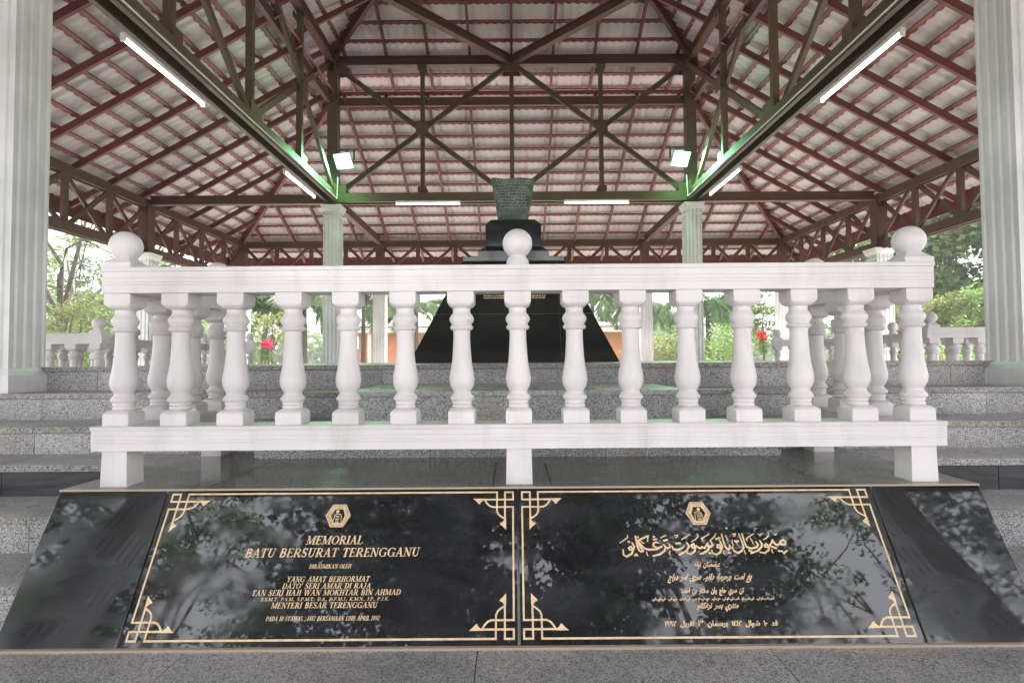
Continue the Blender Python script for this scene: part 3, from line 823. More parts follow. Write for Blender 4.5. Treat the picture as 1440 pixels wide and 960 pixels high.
HB, HT, H2 = 2.94, 5.46, 4.74       # inner truss bottom chord, top chord, lower roof ring (above eye level)
corners = [(-IX,IY0),(IX,IY0),(IX,IY1),(-IX,IY1)]
for (x, y) in corners:
    B('king_post', (x,y,zc(HB-.16)), (x,y,zc(HT+.1)), .18, .18, 'truss', up=(0,1,0))
for i in range(4):
    (xa, ya), (xb, yb) = corners[i], corners[(i+1)%4]
    d = Vector((xb-xa, yb-ya, 0)).normalized()
    A = Vector((xa, ya, 0)); Bv = Vector((xb, yb, 0)); e = d*.092
    z = lambda h: Vector((0,0,zc(h)))
    B('bottom_chord', A+e+z(HB), Bv-e+z(HB), 0, 0, 'truss', dch(.22, .16))
    B('top_chord', A+e+z(HT), Bv-e+z(HT), 0, 0, 'eaves', isec(.13, .17))
    B('ring_beam', A+e*.98+z(H2)-d.cross(Vector((0,0,1)))*-.06, Bv-e*.98+z(H2)-d.cross(Vector((0,0,1)))*-.06, .07, .15, 'eaves')
    q = [A.lerp(Bv, t) for t in (0, .25, .5, .75, 1)]
    for t in (1,2,3): B('truss_post', q[t]+z(HB+.08), q[t]+z(HT-.085), .085, .075, 'truss', up=tuple(d))
    nrm = d.cross(Vector((0,0,1)))
    for a, b in ((0,2),(2,4)):
        for k, (h0, h1) in enumerate(((HB+.06, HT-.08), (HT-.08, HB+.06))):
            o = nrm*(.045 if k else -.045)
            s0 = q[a]+d*.10 + z(h0) + o; s1 = q[b]-d*.03 + z(h1) + o
            B('truss_diagonal', s0, s1, .055, .085, 'truss', up=(0,0,1))
    for t in range(5):
        for h_, s_ in ((HB+.15, 1), (HT-.15, -1)):
            if t in (1, 3): w_, hh_ = .16, .10
            else: w_, hh_ = .30, .17
            c_ = q[t] + z(h_) + d*(.10 if t == 0 else -.10 if t == 4 else 0)
            for o_ in (-.083, .083):
                MB().beam(c_ - d*w_/2 + nrm*o_, c_ + d*w_/2 + nrm*o_, .008, hh_).build('gusset_plate', M['truss'], pav)
    for t in (1, 3):
        MB().beam(q[t]-d*.11+z((HB+HT)/2)+nrm*-.085, q[t]+d*.11+z((HB+HT)/2)+nrm*-.085, .008, .22).build('gusset_plate', M['truss'], pav)
# diamond bracing at top chord level
mids = [Vector(((corners[i][0]+corners[(i+1)%4][0])/2, (corners[i][1]+corners[(i+1)%4][1])/2, zc(HT+.005))) for i in range(4)]
for i in range(4):
    a, b = mids[i], mids[(i+1)%4]; d = (b-a).normalized()
    B('roof_brace', a+d*.1, b-d*.1, 0, 0, 'eaves', isec(.11, .15))
# eaves trusses round the outside
out_c = [(-OX,OY0),(OX,OY0),(OX,OY1),(-OX,OY1)]
EB, ET = 2.02, 2.87
for (x, y) in out_c + [(-OX,IY0),(-OX,IY1),(OX,IY0),(OX,IY1),(-IX,OY1),(IX,OY1),(-IX,OY0),(IX,OY0)]:
    B('eaves_post', (x,y,zc(EB-.05)), (x,y,zc(ET+.02)), .19, .19, 'eaves', up=(0,1,0))
for i in range(4):
    (xa, ya), (xb, yb) = out_c[i], out_c[(i+1)%4]
    A = Vector((xa, ya, 0)); Bv = Vector((xb, yb, 0)); d = (Bv-A).normalized(); nrm = d.cross(Vector((0,0,1)))
    e = d*.097
    B('eaves_chord', A+e+z(EB), Bv-e+z(EB), 0, 0, 'eaves', dch(.14, .15, .012, .04))
    B('eaves_chord', A+e+z(ET), Bv-e+z(ET), 0, 0, 'eaves', dch(.14, .15, .012, .04))
    stops = [0, IX+OX-2*IX, IX+OX, 2*OX] if i % 2 == 0 else [0, IY0-OY0, IY1-OY0, OY1-OY0]
    if i == 3: stops = [0, OY1-IY1, OY1-IY0, OY1-OY0]
    if i % 2 == 0: stops = [0, OX-IX, OX+IX, 2*OX]
    for s0, s1 in zip(stops, stops[1:]):
        nb = max(2, round((s1-s0)/.9))
        for k in range(nb):
            a = s0+(s1-s0)*k/nb; b = s0+(s1-s0)*(k+1)/nb
            pa, pb = A+d*a, A+d*b
            if k: B('truss_post', pa+z(EB+.07), pa+z(ET-.07), .06, .09, 'eaves', up=tuple(d))
            if i == 0: continue
            B('truss_diagonal', pa+d*.05+z(EB+.05)+nrm*.03, pb-d*.05+z(ET-.05)+nrm*.03, .035, .07, 'eaves')
            B('truss_diagonal', pa+d*.05+z(ET-.05)-nrm*.03, pb-d*.05+z(EB+.05)-nrm*.03, .035, .07, 'eaves')
# tie beams from the inner columns to the eaves
for sx in (-1, 1):
    for y in (IY0, IY1): B('tie_beam', (sx*(IX+.10),y,zc(2.93)), (sx*(OX-.075),y,zc(2.93)), 0, 0, 'eaves', isec(.12, .16))
    B('tie_beam', (sx*IX,IY1+.10,zc(2.93)), (sx*IX,OY1-.075,zc(2.93)), 0, 0, 'eaves', isec(.12, .16))
    B('tie_beam', (sx*IX,IY0-.10,zc(2.93)), (sx*IX,OY0+.075,zc(2.93)), 0, 0, 'eaves', isec(.12, .16))

# roof tiers: tau 0 at the inner ring, growing outwards
def lower(i, s, tau):
    hx = IX + (OX-IX)*tau
    hy = (IY1-IY0)/2 + ((OY1-OY0)/2-(IY1-IY0)/2)*tau
    zz = zc(4.90 - 1.87*tau)
    return plane_pt(i, s, hx, hy, zz)
def upper(i, s, tau):
    hx = IX*(1+tau); hy = (IY1-IY0)/2*(1+tau)
    zz = zc(5.70 - 1.62*tau)
    return plane_pt(i, s, hx, hy, zz)
YF = OY0 - .27           # the front eaves stop short of the ones at the sides
def plane_pt(i, s, hx, hy, zz):
    c = pcy
    if i == 0: return Vector((s, c+hy, zz)), hx       # back
    if i == 1: return Vector((hx, max(c+s, YF), zz)), hy       # right
    if i == 2: return Vector((-s, c-hy, zz)), hx      # front
    return Vector((-hx, max(c-s, YF), zz)), hy                 # left
def tier(fn, t0, t1, dt):
    T1 = t1
    for i in range(4):
        t1 = min(T1, 1.072) if (i == 2 and fn is lower) else T1
        n = max(1, int(math.ceil((t1-t0)/dt-.001)))
        p0, hh0 = fn(i, 0, t0); p1, hh1 = fn(i, 0, t1)
        slope = (p1-p0).normalized()
        along = (fn(i, 1, t1)[0]-fn(i, 0, t1)[0]).normalized()
        nrm = along.cross(slope); nrm = nrm if nrm.z > 0 else -nrm      # upwards
        seg = .0235
        for k in range(n):
            ta, tb = t0+dt*k, min(t0+dt*(k+1), t1)
            ha, hb = fn(i, 0, ta)[1] + .08, fn(i, 0, tb+dt*.10)[1] + .08
            ns = int(2*hb/seg)+1
            mb = MB()
            tb2 = tb + dt*.10
            pb0, _ = fn(i, 0, tb2); pa0, _ = fn(i, 0, ta)
            for j in range(ns+1):
                s = -hb + 2*hb*j/ns
                wv = .0065*math.cos(2*math.pi*s/.141) + (.010 if abs((s % .564)-.28) < .03 else 0)
                sa = max(-ha, min(ha, s))
                mb.v.append(tuple(fn(i, sa, ta)[0] + nrm*(wv + .006)))
                mb.v.append(tuple(fn(i, max(-hb, min(hb, s)), tb2)[0] + nrm*(wv + .022)))
            for j in range(ns): mb.f.append((2*j, 2*j+1, 2*j+3, 2*j+2))
            mb.build('roof_sheet', M['sheet'], pav, 50)
            # batten, plus a red scalloped strip painting the shade at the tile step
            ha -= .08
            if ha > .05:
                mb = MB(); c = fn(i, 0, ta)[0]
                p = [c + along*(-ha) - nrm*.026, c + along*ha - nrm*.026]
                mb.beam(p[0], p[1], .038, .034, tuple(nrm))
                nn = max(4, int(2*ha/.0235))
                b0 = len(mb.v)
                for j in range(nn+1):
                    s = -ha + 2*ha*j/nn
                    dd = .022 + .024*abs(math.cos(math.pi*s/.141))
                    q0 = c + along*s + slope*.016 - nrm*.012
                    mb.v.append(tuple(q0)); mb.v.append(tuple(q0 + slope*dd - nrm*.006))
                for j in range(nn): mb.f.append((b0+2*j, b0+2*j+1, b0+2*j+3, b0+2*j+2))
                mb.build('batten', M['batten'], pav)
        # rafters
        s = -20*.76
        while s < 20*.76:
            # find where this rafter meets the hip
            lo, hi = t0, t1
            if abs(s) < fn(i, 0, t1)[1] - .1:
                if abs(s) > fn(i, 0, t0)[1]:
                    for _ in range(24):
                        mid = (lo+hi)/2
                        if fn(i, 0, mid)[1] > abs(s): hi = mid
                        else: lo = mid
                    ts = hi
                else: ts = t0
                a = fn(i, s, ts)[0] - nrm*.092; b = fn(i, s, t1-.005)[0] - nrm*.092
                if (b-a).length > .25:
                    MB().beam(a, b, .045, .094, tuple(nrm)).build('rafter', M['rafter'], pav)
            s += .76
        # hip rafter and fascia
        a, ha = fn(i, 0, t0); b, hb = fn(i, 0, t1)
        for sg in ((-1, 1) if i in (0, 2) else ()):
            a = fn(i, sg*ha, t0)[0]; b = fn(i, sg*hb, t1)[0]
            MB().beam(a+Vector((0,0,-.125)), b+Vector((0,0,-.125)), .06, .13).build('hip_rafter', M['rafter'], pav)
            MB().beam(a+Vector((0,0,.045)), b+Vector((0,0,.045)), .40, .09).build('hip_cap', M['batten'], pav)
        e0 = fn(i, -hb, t1)[0] + Vector((0,0,-.10)); e1 = fn(i, hb, t1)[0] + Vector((0,0,-.10))
        MB().beam(e0, e1, .03, .27).build('fascia', M['rafter'], pav)
tier(lower, 0.0, 1.20, .08)
tier(upper, -1.0, .33, .095)

# ---------------------------------------------------------------- memorial pedestal and the inscribed stone on it
mem = thing('memorial_pedestal', 'tall black granite pyramid pedestal with a stepped top in the middle of the platform', 'monument', (0, CY, LEV[0]))
def panel_faces(z0, z1, a0, a1, cuts, zc_=()):
    """four battered sides each clad in separate slabs"""
    zl = [z0] + list(zc_) + [z1]
    inner_ = MB(); inner_.frustum(0, CY, z0+.001, z1-.001, a0-.014, a0-.014, a1-.014, a1-.014); inner_.build('mortar_core', M['grout'], mem)
    for q in range(4):
        ca, sa = math.cos(q*math.pi/2), math.sin(q*math.pi/2)
        for za, zb in zip(zl, zl[1:]):
            wa = a0+(a1-a0)*(za-z0)/(z1-z0); wb = a0+(a1-a0)*(zb-z0)/(z1-z0)
            cs = [-1] + list(cuts) + [1]
            for ca_, cb_ in zip(cs, cs[1:]):
                g = .0022
                def ed(c, w): return c*w if abs(c) == 1 else c*a1
                pts = [(ed(ca_,wa)+g, za+g, wa), (ed(cb_,wa)-g, za+g, wa), (ed(cb_,wb)-g, zb-g, wb), (ed(ca_,wb)+g, zb-g, wb)]
                mb = MB()
                for depth in (0, .012):
                    for X, Z, w in pts:
                        Y = -w + depth
                        mb.v.append((X*ca - Y*sa, CY + X*sa + Y*ca, Z))
                mb.f = [(0,1,2,3),(7,6,5,4),(0,4,5,1),(1,5,6,2),(2,6,7,3),(3,7,4,0)]
                mb.build('granite_panel', M['pyramid'], mem)
panel_faces(.98, 2.120, 1.08, .565, (-.86, .86), (1.50,))
def cap(z0, z1, a0, a1): MB().frustum(0, CY, z0, z1, a0, a0, a1, a1).build('granite_block', M['pyramid'], mem)
cap(2.121, 2.165, .565, .565)
cap(2.166, 2.262, .408, .408)
cap(2.2625, 2.335, .405, .327)
cap(2.336, 2.590, .325, .325)
cap(2.5905, 2.665, .323, .258)
gi = MB()
rg = random.Random(2)
for row, zz in enumerate((1.705, 1.680)):      # faint gold lines of text on the front face
    w = 1.08+(.565-1.08)*(zz-.98)/1.14
    x = -.33
    while x < .33:
        l = rg.uniform(.012, .035)
        y = CY - w - .002
        gi.box(x, x+l, y-.001, y, zz-.006, zz+.006); x += l+.008
gi.build('gold_lettering', M['gold'], mem)

st = thing('inscribed_stone', 'small grey green inscribed stone, wider at the top, standing on the black pedestal', 'stone', (0, CY-.12, 2.665))
mb = MB()
nx, nz = 12, 14
def stone_pt(u, v, front):
    hw = .178 + (.258-.178)*v; hd = .085 + .03*v
    z = 2.662 + v*.50 + (.008*math.sin(u*5) if v > .95 else 0)
    bul = .018*(1-u*u)
    rr = math.sin(u*7+v*5)*.004 + math.sin(u*3-v*11)*.005
    return (u*hw, CY-.12 + ((-hd-bul+rr) if front else (hd+bul)), z)
for fr_ in (True, False):
    b0 = len(mb.v)
    for j in range(nz+1):
        for i in range(nx+1): mb.v.append(stone_pt(-1+2*i/nx, j/nz, fr_))
    for j in range(nz):
        for i in range(nx):
            a = b0+j*(nx+1)+i; q = (a, a+1, a+nx+2, a+nx+1)
            mb.f.append(q if fr_ else tuple(reversed(q)))
off_ = (nx+1)*(nz+1)
for j in range(nz):
    for i in (0, nx):
        a = j*(nx+1)+i; q = (a, a+nx+1, a+nx+1+off_, a+off_); mb.f.append(q if i == 0 else tuple(reversed(q)))
for i in range(nx):
    a = nz*(nx+1)+i; mb.f.append((a, a+1, a+1+off_, a+off_))
    a = i; mb.f.append((a+1, a, a+off_, a+1+off_))
body = mb.build('stone_body', M['stone'], st, 50)
# carved lines of script: short chalky strokes standing out on the face
ins = MB()
for row in range(10):
    v = .93 - row*.070
    u = rg.uniform(-.86,-.70)
    while u < .86 - .25*rg.random():
        for k in range(rg.choice((2,3,4))):
            a = stone_pt(u, v, True); u2 = u + rg.uniform(.02,.06); v2 = v + rg.uniform(-.03,.034)
            b = stone_pt(u2, v2, True)
            A_, B_ = Vector(a)+Vector((0,-.002,0)), Vector(b)+Vector((0,-.002,0))
            ins.beam(A_, B_, .004, .006, (0,1,.2))
            if rg.random() < .5: ins.beam(A_, A_+Vector((rg.uniform(-.004,.004),0,rg.choice((-1,1))*rg.uniform(.008,.018))), .005, .003, (0,1,0))
            u = u2
        u += .03
ins.build('carved_script', M['stone_cut'], st)

# ---------------------------------------------------------------- lamps
def tube_lamp(label, cx, cy, cz, along, group, L_=.60):
    """batten fitting hanging under a beam; along = unit direction"""
    root = thing('fluorescent_lamp', label, 'lamp', (cx,cy,cz), group, local=True, rz=0 if along == 'x' else math.pi/2)
    m_ = MB(); m_.box(-L_, L_, -.022, .022, .018, .055); m_.build('batten_housing', M['white_metal'], root)
    for s in (-1, 1):
        MB().box(min(s*L_, s*(L_+.02)), max(s*L_, s*(L_+.02)), -.020, .020, -.02, .05).build('end_cap', M['white_metal'], root)
        MB().box(s*.33-.008, s*.33+.008, -.006, .006, .055, .085 if L_ > .58 else .06).build('hanger', M['dark_metal'], root)
    t = MB(); t.tube([(-L_+.002,0,0),(L_-.002,0,0)], .013, 12); t.build('tube', M['tube'], root, 60)
    return root
g_ = 'fluorescent lamps under the roof beams'
zl = zc(2.73)
tube_lamp('long fluorescent tube lamp under the left beam nearest the left column', -IX-.02, 5.22, zl-.02, 'y', g_)
tube_lamp('short looking fluorescent tube lamp at the far end of the left beam', -IX-.02, 8.55, zl-.02, 'y', g_)
tube_lamp('long fluorescent tube lamp under the right beam nearest the right column', IX+.02, 5.22, zl-.02, 'y', g_)
tube_lamp('short looking fluorescent tube lamp at the far end of the right beam', IX+.02, 8.55, zl-.02, 'y', g_)
tube_lamp('level fluorescent tube lamp under the rear beam, left of the inscribed stone', -1.50, IY1-.16, zl+.07, 'x', g_, .56)
tube_lamp('level fluorescent tube lamp under the rear beam, right of the inscribed stone', 1.50, IY1-.16, zl+.07, 'x', g_, .56)
def rot2(mb, t):
    # lens normal is -y; tilt it down
    c, s = math.cos(t), math.sin(t)
    mb.v = [(X, Y*c - Z*s, Y*s + Z*c) for X, Y, Z in mb.v]
    return mb
for sx in (-1, 1):
    k_ = MB(); k_.tube([(sx*(IX-.118), 4.0, zc(2.90)), (sx*(IX-.118), 6.5, zc(2.897)), (sx*(IX-.118), 9.9, zc(2.90)), (sx*(IX-.118), 9.95, zc(3.3))], .010, 6)
    k_.build('conduit', M['white_metal'], pav)
def flood(label, x, y, z_, s):
    root = thing('flood_lamp', label, 'flood lamp', (x,y,z_), 'green glowing flood lamps on the inner posts', local=True, rz=-s*R(14))
    # head tilted downwards, facing the visitor
    t = R(34)
    h = MB(); h.frustum(0, 0, -.08, .07, .09, .08, .155, .13)
    h.v = [(X, -Z, Y) for X, Y, Z in h.v]           # open side towards -y
    rot2(h, t).build('lamp_housing', M['dark_metal'], root)
    l = MB(); l.box(-.142, .142, -.086, -.072, -.117, .117); rot2(l, t).build('lamp_lens', M['flood'], root)
    rm = MB()
    for bx_ in ((-.158,-.143,-.132,.132),(.143,.158,-.132,.132),(-.1425,.1425,.118,.132),(-.1425,.1425,-.132,-.118)):
        rm.box(bx_[0], bx_[1], -.089, -.070, bx_[2], bx_[3])
    rot2(rm, t).build('halo_rim', M['rim'], root)  # added frame that glows by itself as the halo round the lens
    b = MB(); b.box(-.17, -.16, -.01, .03, -.02, .17); b.box(.16, .17, -.01, .03, -.02, .17); b.box(-.17, .17, -.01, .03, .17, .182); b.build('bracket', M['dark_metal'], root)
    a = MB(); a.tube([(0,.02,.176),(0,.16,.17)], .014); a.build('arm', M['dark_metal'], root)
    ld = bpy.data.lights.new('flood_light', 'SPOT'); ld.shadow_soft_size = .12; ld.spot_size = R(165); ld.spot_blend = .35
    ld.energy = 6; ld.color = (.22,1.0,.25)
    lo = bpy.data.objects.new('flood_light', ld); COL.objects.link(lo); lo.parent = root
    lo.location = (0, -.26*math.cos(t), -.26*math.sin(t)-.01); lo.rotation_euler = (-R(22), 0, 0)
    l2 = bpy.data.lights.new('flood_beam', 'SPOT'); l2.shadow_soft_size = .12; l2.spot_size = R(92); l2.spot_blend = .4
    l2.energy = 60; l2.color = (.30,1.0,.42)
    lo2 = bpy.data.objects.new('flood_beam', l2); COL.objects.link(lo2); lo2.parent = root
    lo2.location = lo.location; lo2.rotation_euler = (-R(48), 0, 0)
flood('glowing green flood lamp on the left inner post', -2.96, 9.86, zc(3.58), 1)
flood('glowing green flood lamp on the right inner post', 2.96, 9.86, zc(3.58), -1)

# ---------------------------------------------------------------- orange building behind the memorial
def house():
    m_w = mat('orange_render', (.72,.27,.12), .8)[0]; N, L = m_w.node_tree.nodes, m_w.node_tree.links
    v = coord(N, L); L.new(ramp(N, L, noise(N, L, v, 1.5, 5), [(.3, (.62,.21,.09)), (.7, (.80,.32,.15))]), N['Principled BSDF'].inputs['Base Color'])
    m_r = steel('brown_red_roof_tiles', (.11,.04,.032), (.08,.034,.03), (.26,.16,.13), .4)
    m_f = mat('cream_fascia', (.78,.68,.58), .6)[0]; m_g = mat('dark_window', (.02,.022,.025), .15)[0]
    h = thing('orange_house', 'low orange house with a brown tiled roof behind the black pedestal', 'house', (-.8, 31, -.12), local=True, rz=R(3))
    MB().box(-7.6, 7.2, 0, 8, 0, 2.75).build('wall', m_w, h)
    MB().box(-8.6, 7.8, -.75, -.70, 2.66, 2.98).build('fascia', m_f, h)
    MB().box(-8.6, 7.8, -.69, 8.6, 2.68, 2.74).build('soffit', m_f, h)
    rows = 9
    for k in range(rows):
        y0 = -.80 + k*.50; z0 = 2.98 + k*.055
        r = MB(); ns = 110
        for j in range(ns+1):
            x = -8.65 + 16.5*j/ns
            w = .03*abs(math.sin(math.pi*j/2))
            r.v += [(x, y0, z0+w), (x, y0+.56, z0+.085+w), (x, y0+.56, z0+.055), (x, y0, z0-.03)]
        for j in range(ns):
            a = 4*j
            for e in range(4): r.f.append((a+e, a+4+e, a+4+(e+1)%4, a+(e+1)%4))
        r.build('roof_tile_row', m_r, h)
    for x in (-4.3, -3.0, 3.0, 4.6):
        f = MB(); f.box(x-.62, x+.62, -.05, 0.02, 1.55, 1.95); w = f.build('window', m_f, h)
        p = MB(); p.box(x-.55, x-.02, -.06, -.045, 1.58, 1.92); p.box(x+.02, x+.55, -.06, -.045, 1.58, 1.92); p.build('pane', m_g, w)
    for x in (-8.3, -6.9): MB().box(x-.09, x+.09, -.62, -.44, 0, 2.68).build('porch_post', m_f, h)
house()
# ---------------------------------------------------------------- trees, palms, plants
def leaves(mb, c, r, n, size, rng, flat=.75, droop=0.0, asp=.45):
    for _ in range(n):
        while True:
            p = Vector((rng.uniform(-1,1), rng.uniform(-1,1), rng.uniform(-1,1)))
            if p.length <= 1: break
        p = Vector((p.x*r, p.y*r, p.z*r*flat)) + c
        d = Vector((rng.gauss(0,1), rng.gauss(0,1), rng.gauss(0,.5)-droop)).normalized()
        s = Vector((rng.gauss(0,1), rng.gauss(0,1), rng.gauss(0,1))).cross(d)
        if s.length < 1e-3: continue
        s.normalize(); l = size*rng.uniform(.6,1.3); w = l*asp
        a = p - d*l/2; b = p + d*l/2; m_ = p + s.cross(d)*l*.08
        n0 = len(mb.v)
        mb.v += [tuple(a), tuple(m_+s*w/2), tuple(b), tuple(m_-s*w/2)]
        mb.f.append((n0,n0+1,n0+2,n0+3))
def tree(name, label, x, y, h, cr, leafm, seed, trunk_h=None, trunk_r=.16, nclus=46, per=130, size=.16, clr=.8, flat=.7, cz=None, lean=0, group=None, sx=1.0, asp=.45, openness=0.0):
    rng = random.Random(seed)
    root = thing(name, label, 'tree', (x, y, -.12), group, local=True)
    th = trunk_h or h*.35
    tb = MB(); top = Vector((lean, 0, th))
    tb.tube([(0,0,0),(lean*.2,.05,th*.35),(lean*.55,-.04,th*.7),tuple(top)], [trunk_r*1.25, trunk_r, trunk_r*.85, trunk_r*.7], 10)
    cr_mb = MB(); ccz = cz or (h - cr*flat)
    cen = Vector((lean, 0, ccz))
    limbs = []
    for k in range(9):
        a = 2*math.pi*(k+rng.uniform(-.3,.3))/9; el = rng.choice((.25,.5,.75,.95))
        e = cen + Vector((math.cos(a)*cr*sx*.62*(1.25-el), math.sin(a)*cr*.62*(1.25-el), cr*flat*(el-.45)*1.1))
        s0 = top - Vector((0,0,rng.uniform(0, th*.25)))
        m1 = s0.lerp(e,.35) + Vector((rng.uniform(-.12,.12)*cr, rng.uniform(-.12,.12)*cr, rng.uniform(-.02,.10)*cr))
        m2 = s0.lerp(e,.7) + Vector((rng.uniform(-.12,.12)*cr, rng.uniform(-.12,.12)*cr, rng.uniform(-.02,.12)*cr))
        pl_ = [s0, m1, m2, e]; limbs.append(pl_)
        tb.tube([tuple(q) for q in pl_], [trunk_r*.5, trunk_r*.36, trunk_r*.24, trunk_r*.12], 7)
    for k in range(nclus):
        while True:
            p = Vector((rng.uniform(-1,1), rng.uniform(-1,1), rng.uniform(-1,1)))
            if .25 < p.length <= 1: break
        p = p.normalized() * (p.length ** .55)
        c = cen + Vector((p.x*cr*sx, p.y*cr, p.z*cr*flat))
        if k % 2 == 0:
            best = min((q for l in limbs for q in l[1:]), key=lambda q: (q-c).length)
            mid = best.lerp(c, .5) + Vector((rng.uniform(-.1,.1), rng.uniform(-.1,.1), rng.uniform(-.05,.1)))*cr*.5
            tb.tube([tuple(best), tuple(mid), tuple(c)], [trunk_r*.16, trunk_r*.10, trunk_r*.03], 5)
        leaves(cr_mb, c, clr*rng.uniform(.6,1.15), int(per*rng.uniform(.6,1.3)), size, rng, .6, .15, asp)
    tb.build('trunk', M['bark'], root, 60)
    cr_mb.build('crown', M[leafm], root)
    return root
def palm(label, x, y, h, fl, seed, n=13, lean=0.0, leafm='leaf_palm', droop=1.0, tr=.10):
    rng = random.Random(seed)
    root = thing('palm_tree', label, 'palm tree', (x, y, -.12), 'palms and slender trees behind the pavilion', local=True)
    MB().tube([(0,0,0),(lean*.3,0,h*.4),(lean*.7,0,h*.75),(lean,0,h)], [tr*1.3,tr,tr*.85,tr*.8], 10).build('trunk', M['bark'], root, 60)
    for k in range(n):
        az = 2*math.pi*(k+rng.uniform(-.25,.25))/n; el = rng.uniform(.25, 1.15)
        mb = MB(); pts = []
        d = Vector((math.cos(az), math.sin(az), 0)); p = Vector((lean, 0, h)); ang = el
        seg = 12
        for j in range(seg+1):
            pts.append(p.copy()); p = p + (d*math.cos(ang) + Vector((0,0,1))*math.sin(ang))*fl/seg
            ang -= droop*rng.uniform(.13,.19)
        mb.tube([tuple(q) for q in pts], [.018*(1-.8*j/seg) for j in range(seg+1)], 5)
        side = d.cross(Vector((0,0,1)))
        for j in range(1, seg*4):
            t = j/(seg*4); i0 = int(t*seg); a = pts[i0].lerp(pts[i0+1], t*seg-i0)
            tg = (pts[i0+1]-pts[i0]).normalized()
            ll = fl*.30*math.sin(math.pi*min(1,(t*.85+.15)))**.7
            for s in (-1, 1):
                e = a + side*s*ll*.75 + tg*ll*.55 + Vector((0,0,-ll*rng.uniform(.25,.6)))
                w = tg*.022*fl
                n0 = len(mb.v)
                mb.v += [tuple(a-w*.5), tuple(a.lerp(e,.5)-w+Vector((0,0,ll*.06))), tuple(e), tuple(a.lerp(e,.5)+w+Vector((0,0,ll*.06)))]
                mb.f.append((n0,n0+1,n0+2,n0+3))
        mb.build('palm_frond', M[leafm], root)
    return root
def shrub(label, x, y, r, h, leafm, seed, size=.09, n=2600, name='shrub', flat=1.0):
    rng = random.Random(seed)
    root = thing(name, label, 'shrub', (x, y, -.12), None, local=True)
    st_ = MB(); cm = MB()
    for k in range(16):
        a = rng.uniform(0, 6.28); q = Vector((math.cos(a)*r*rng.uniform(.1,.8), math.sin(a)*r*rng.uniform(.1,.8), h*rng.uniform(.45,.95)))
        st_.tube([(0,0,0), tuple(q*.5+Vector((0,0,.1))), tuple(q)], [.03,.02,.008], 5)
        leaves(cm, q, r*.42, n//16, size, rng, .9, -.2)
    st_.build('stem', M['bark'], root); cm.build('foliage', M[leafm], root)
    return root

def at(px, d):            # plan position of a point seen at photograph column px, d metres away
    return ((px-725)/790*d)
tree('feathery_tree', 'tall feathery pale green tree with bare limbs beyond the left column', at(105,17), 17, 9.5, 5.2, 'leaf_mid', 11, trunk_h=2.6, trunk_r=.16, nclus=230, per=150, size=.15, clr=.75, cz=4.3, flat=.9, asp=.35, openness=1, lean=-.4)
tree('yellowing_tree', 'small yellowing tree low behind the left side balustrade', at(96,13.5), 13.5, 2.7, 1.1, 'leaf_yellow', 12, trunk_h=1.1, trunk_r=.07, nclus=30, per=130, size=.10, clr=.5)
tree('rear_left_tree', 'mid green tree behind the feathery tree at the far left', at(150,27), 27, 7.0, 4.6, 'leaf_lime', 13, nclus=80, per=170, size=.22, clr=1.1)
tree('dense_tree', 'dense broad green tree beside the right column', at(1352,20), 20, 8.8, 4.2, 'leaf_mid', 14, trunk_h=1.2, nclus=200, per=210, size=.23, clr=1.05, flat=1.0, asp=.65)
tree('golden_tree', 'yellow green leafy tree in front of the dense green tree on the right', at(1316,15), 15, 3.0, 1.05, 'leaf_yellow', 15, trunk_h=.9, trunk_r=.06, nclus=36, per=170, size=.11, clr=.42, flat=.9)
tree('lime_tree', 'lime green young tree at the edge of the right column', at(1385,14), 14, 2.9, .95, 'leaf_lime', 16, trunk_h=.8, trunk_r=.05, nclus=26, per=140, size=.14, clr=.38, flat=1.1, asp=.3)
tree('pale_tree', 'pale yellow green tree seen under the right eaves above the right ball finial', at(1240,26), 26, 9.0, 3.8, 'leaf_yellow', 17, nclus=90, per=150, size=.2, clr=.95, openness=1)
palm('slender palm in the gap right of the left rear corner balustrade', at(372,19), 19, 2.9, 1.9, 21, lean=.15)
palm('palm with drooping fronds left of the left inner column', at(432,21), 21, 3.4, 2.3, 22, n=15, droop=1.25)
palm('full palm right of the left inner column above the house roof', at(515,24), 24, 3.7, 2.8, 23, n=17, droop=1.25, leafm='leaf_mid')
palm('palm half hidden behind the left edge of the black pedestal', at(590,25), 25, 3.3, 2.3, 24, n=13)
palm('palm just right of the black pedestal', at(838,24), 24, 3.9, 2.5, 25, n=13, droop=1.3)
palm('palm with one long arching frond near the right inner column', at(905,27), 27, 3.6, 2.6, 26, n=11, droop=1.2)
palm('dark palm with arching fronds right of the right inner column', at(1000,22), 22, 3.1, 2.5, 27, n=15, droop=1.3, leafm='leaf_dark')
tree('slender_tree', 'slender leafy tree with a bare stem at the rear right corner', at(1078,17), 17, 3.1, .75, 'leaf_mid', 18, trunk_h=2.0, trunk_r=.035, nclus=18, per=90, size=.12, clr=.36, flat=1.0)
tree('slender_tree', 'slender leafy tree with a bare stem at the rear left corner', at(387,16), 16, 2.7, .6, 'leaf_yellow', 19, trunk_h=1.8, trunk_r=.04, nclus=12, per=70, size=.11, clr=.30, flat=1.0)
def flowers(label, px, d, z, m, seed, r=.15):
    rng = random.Random(seed)
    root = thing('flower_cluster', label, 'flowers', (at(px,d), d, z), None, local=True)
    s = MB(); s.tube([(0,0,-z-.12),(.02,0,-.4),(0,0,0)], .022, 6); s.build('stem', M['bark'], root)
    b = MB(); leaves(b, Vector((0,0,0)), r, 150, .075, rng, .9, 0, .8); b.build('petals', M[m], root)
    f = MB(); leaves(f, Vector((0,0,-.28)), r*1.5, 110, .13, rng, .9, 0, .4); f.build('foliage', M['leaf_mid'], root)
flowers('red flower head on a thin stem at the rear right corner', 1076, 15, 1.62, 'flower', 31)
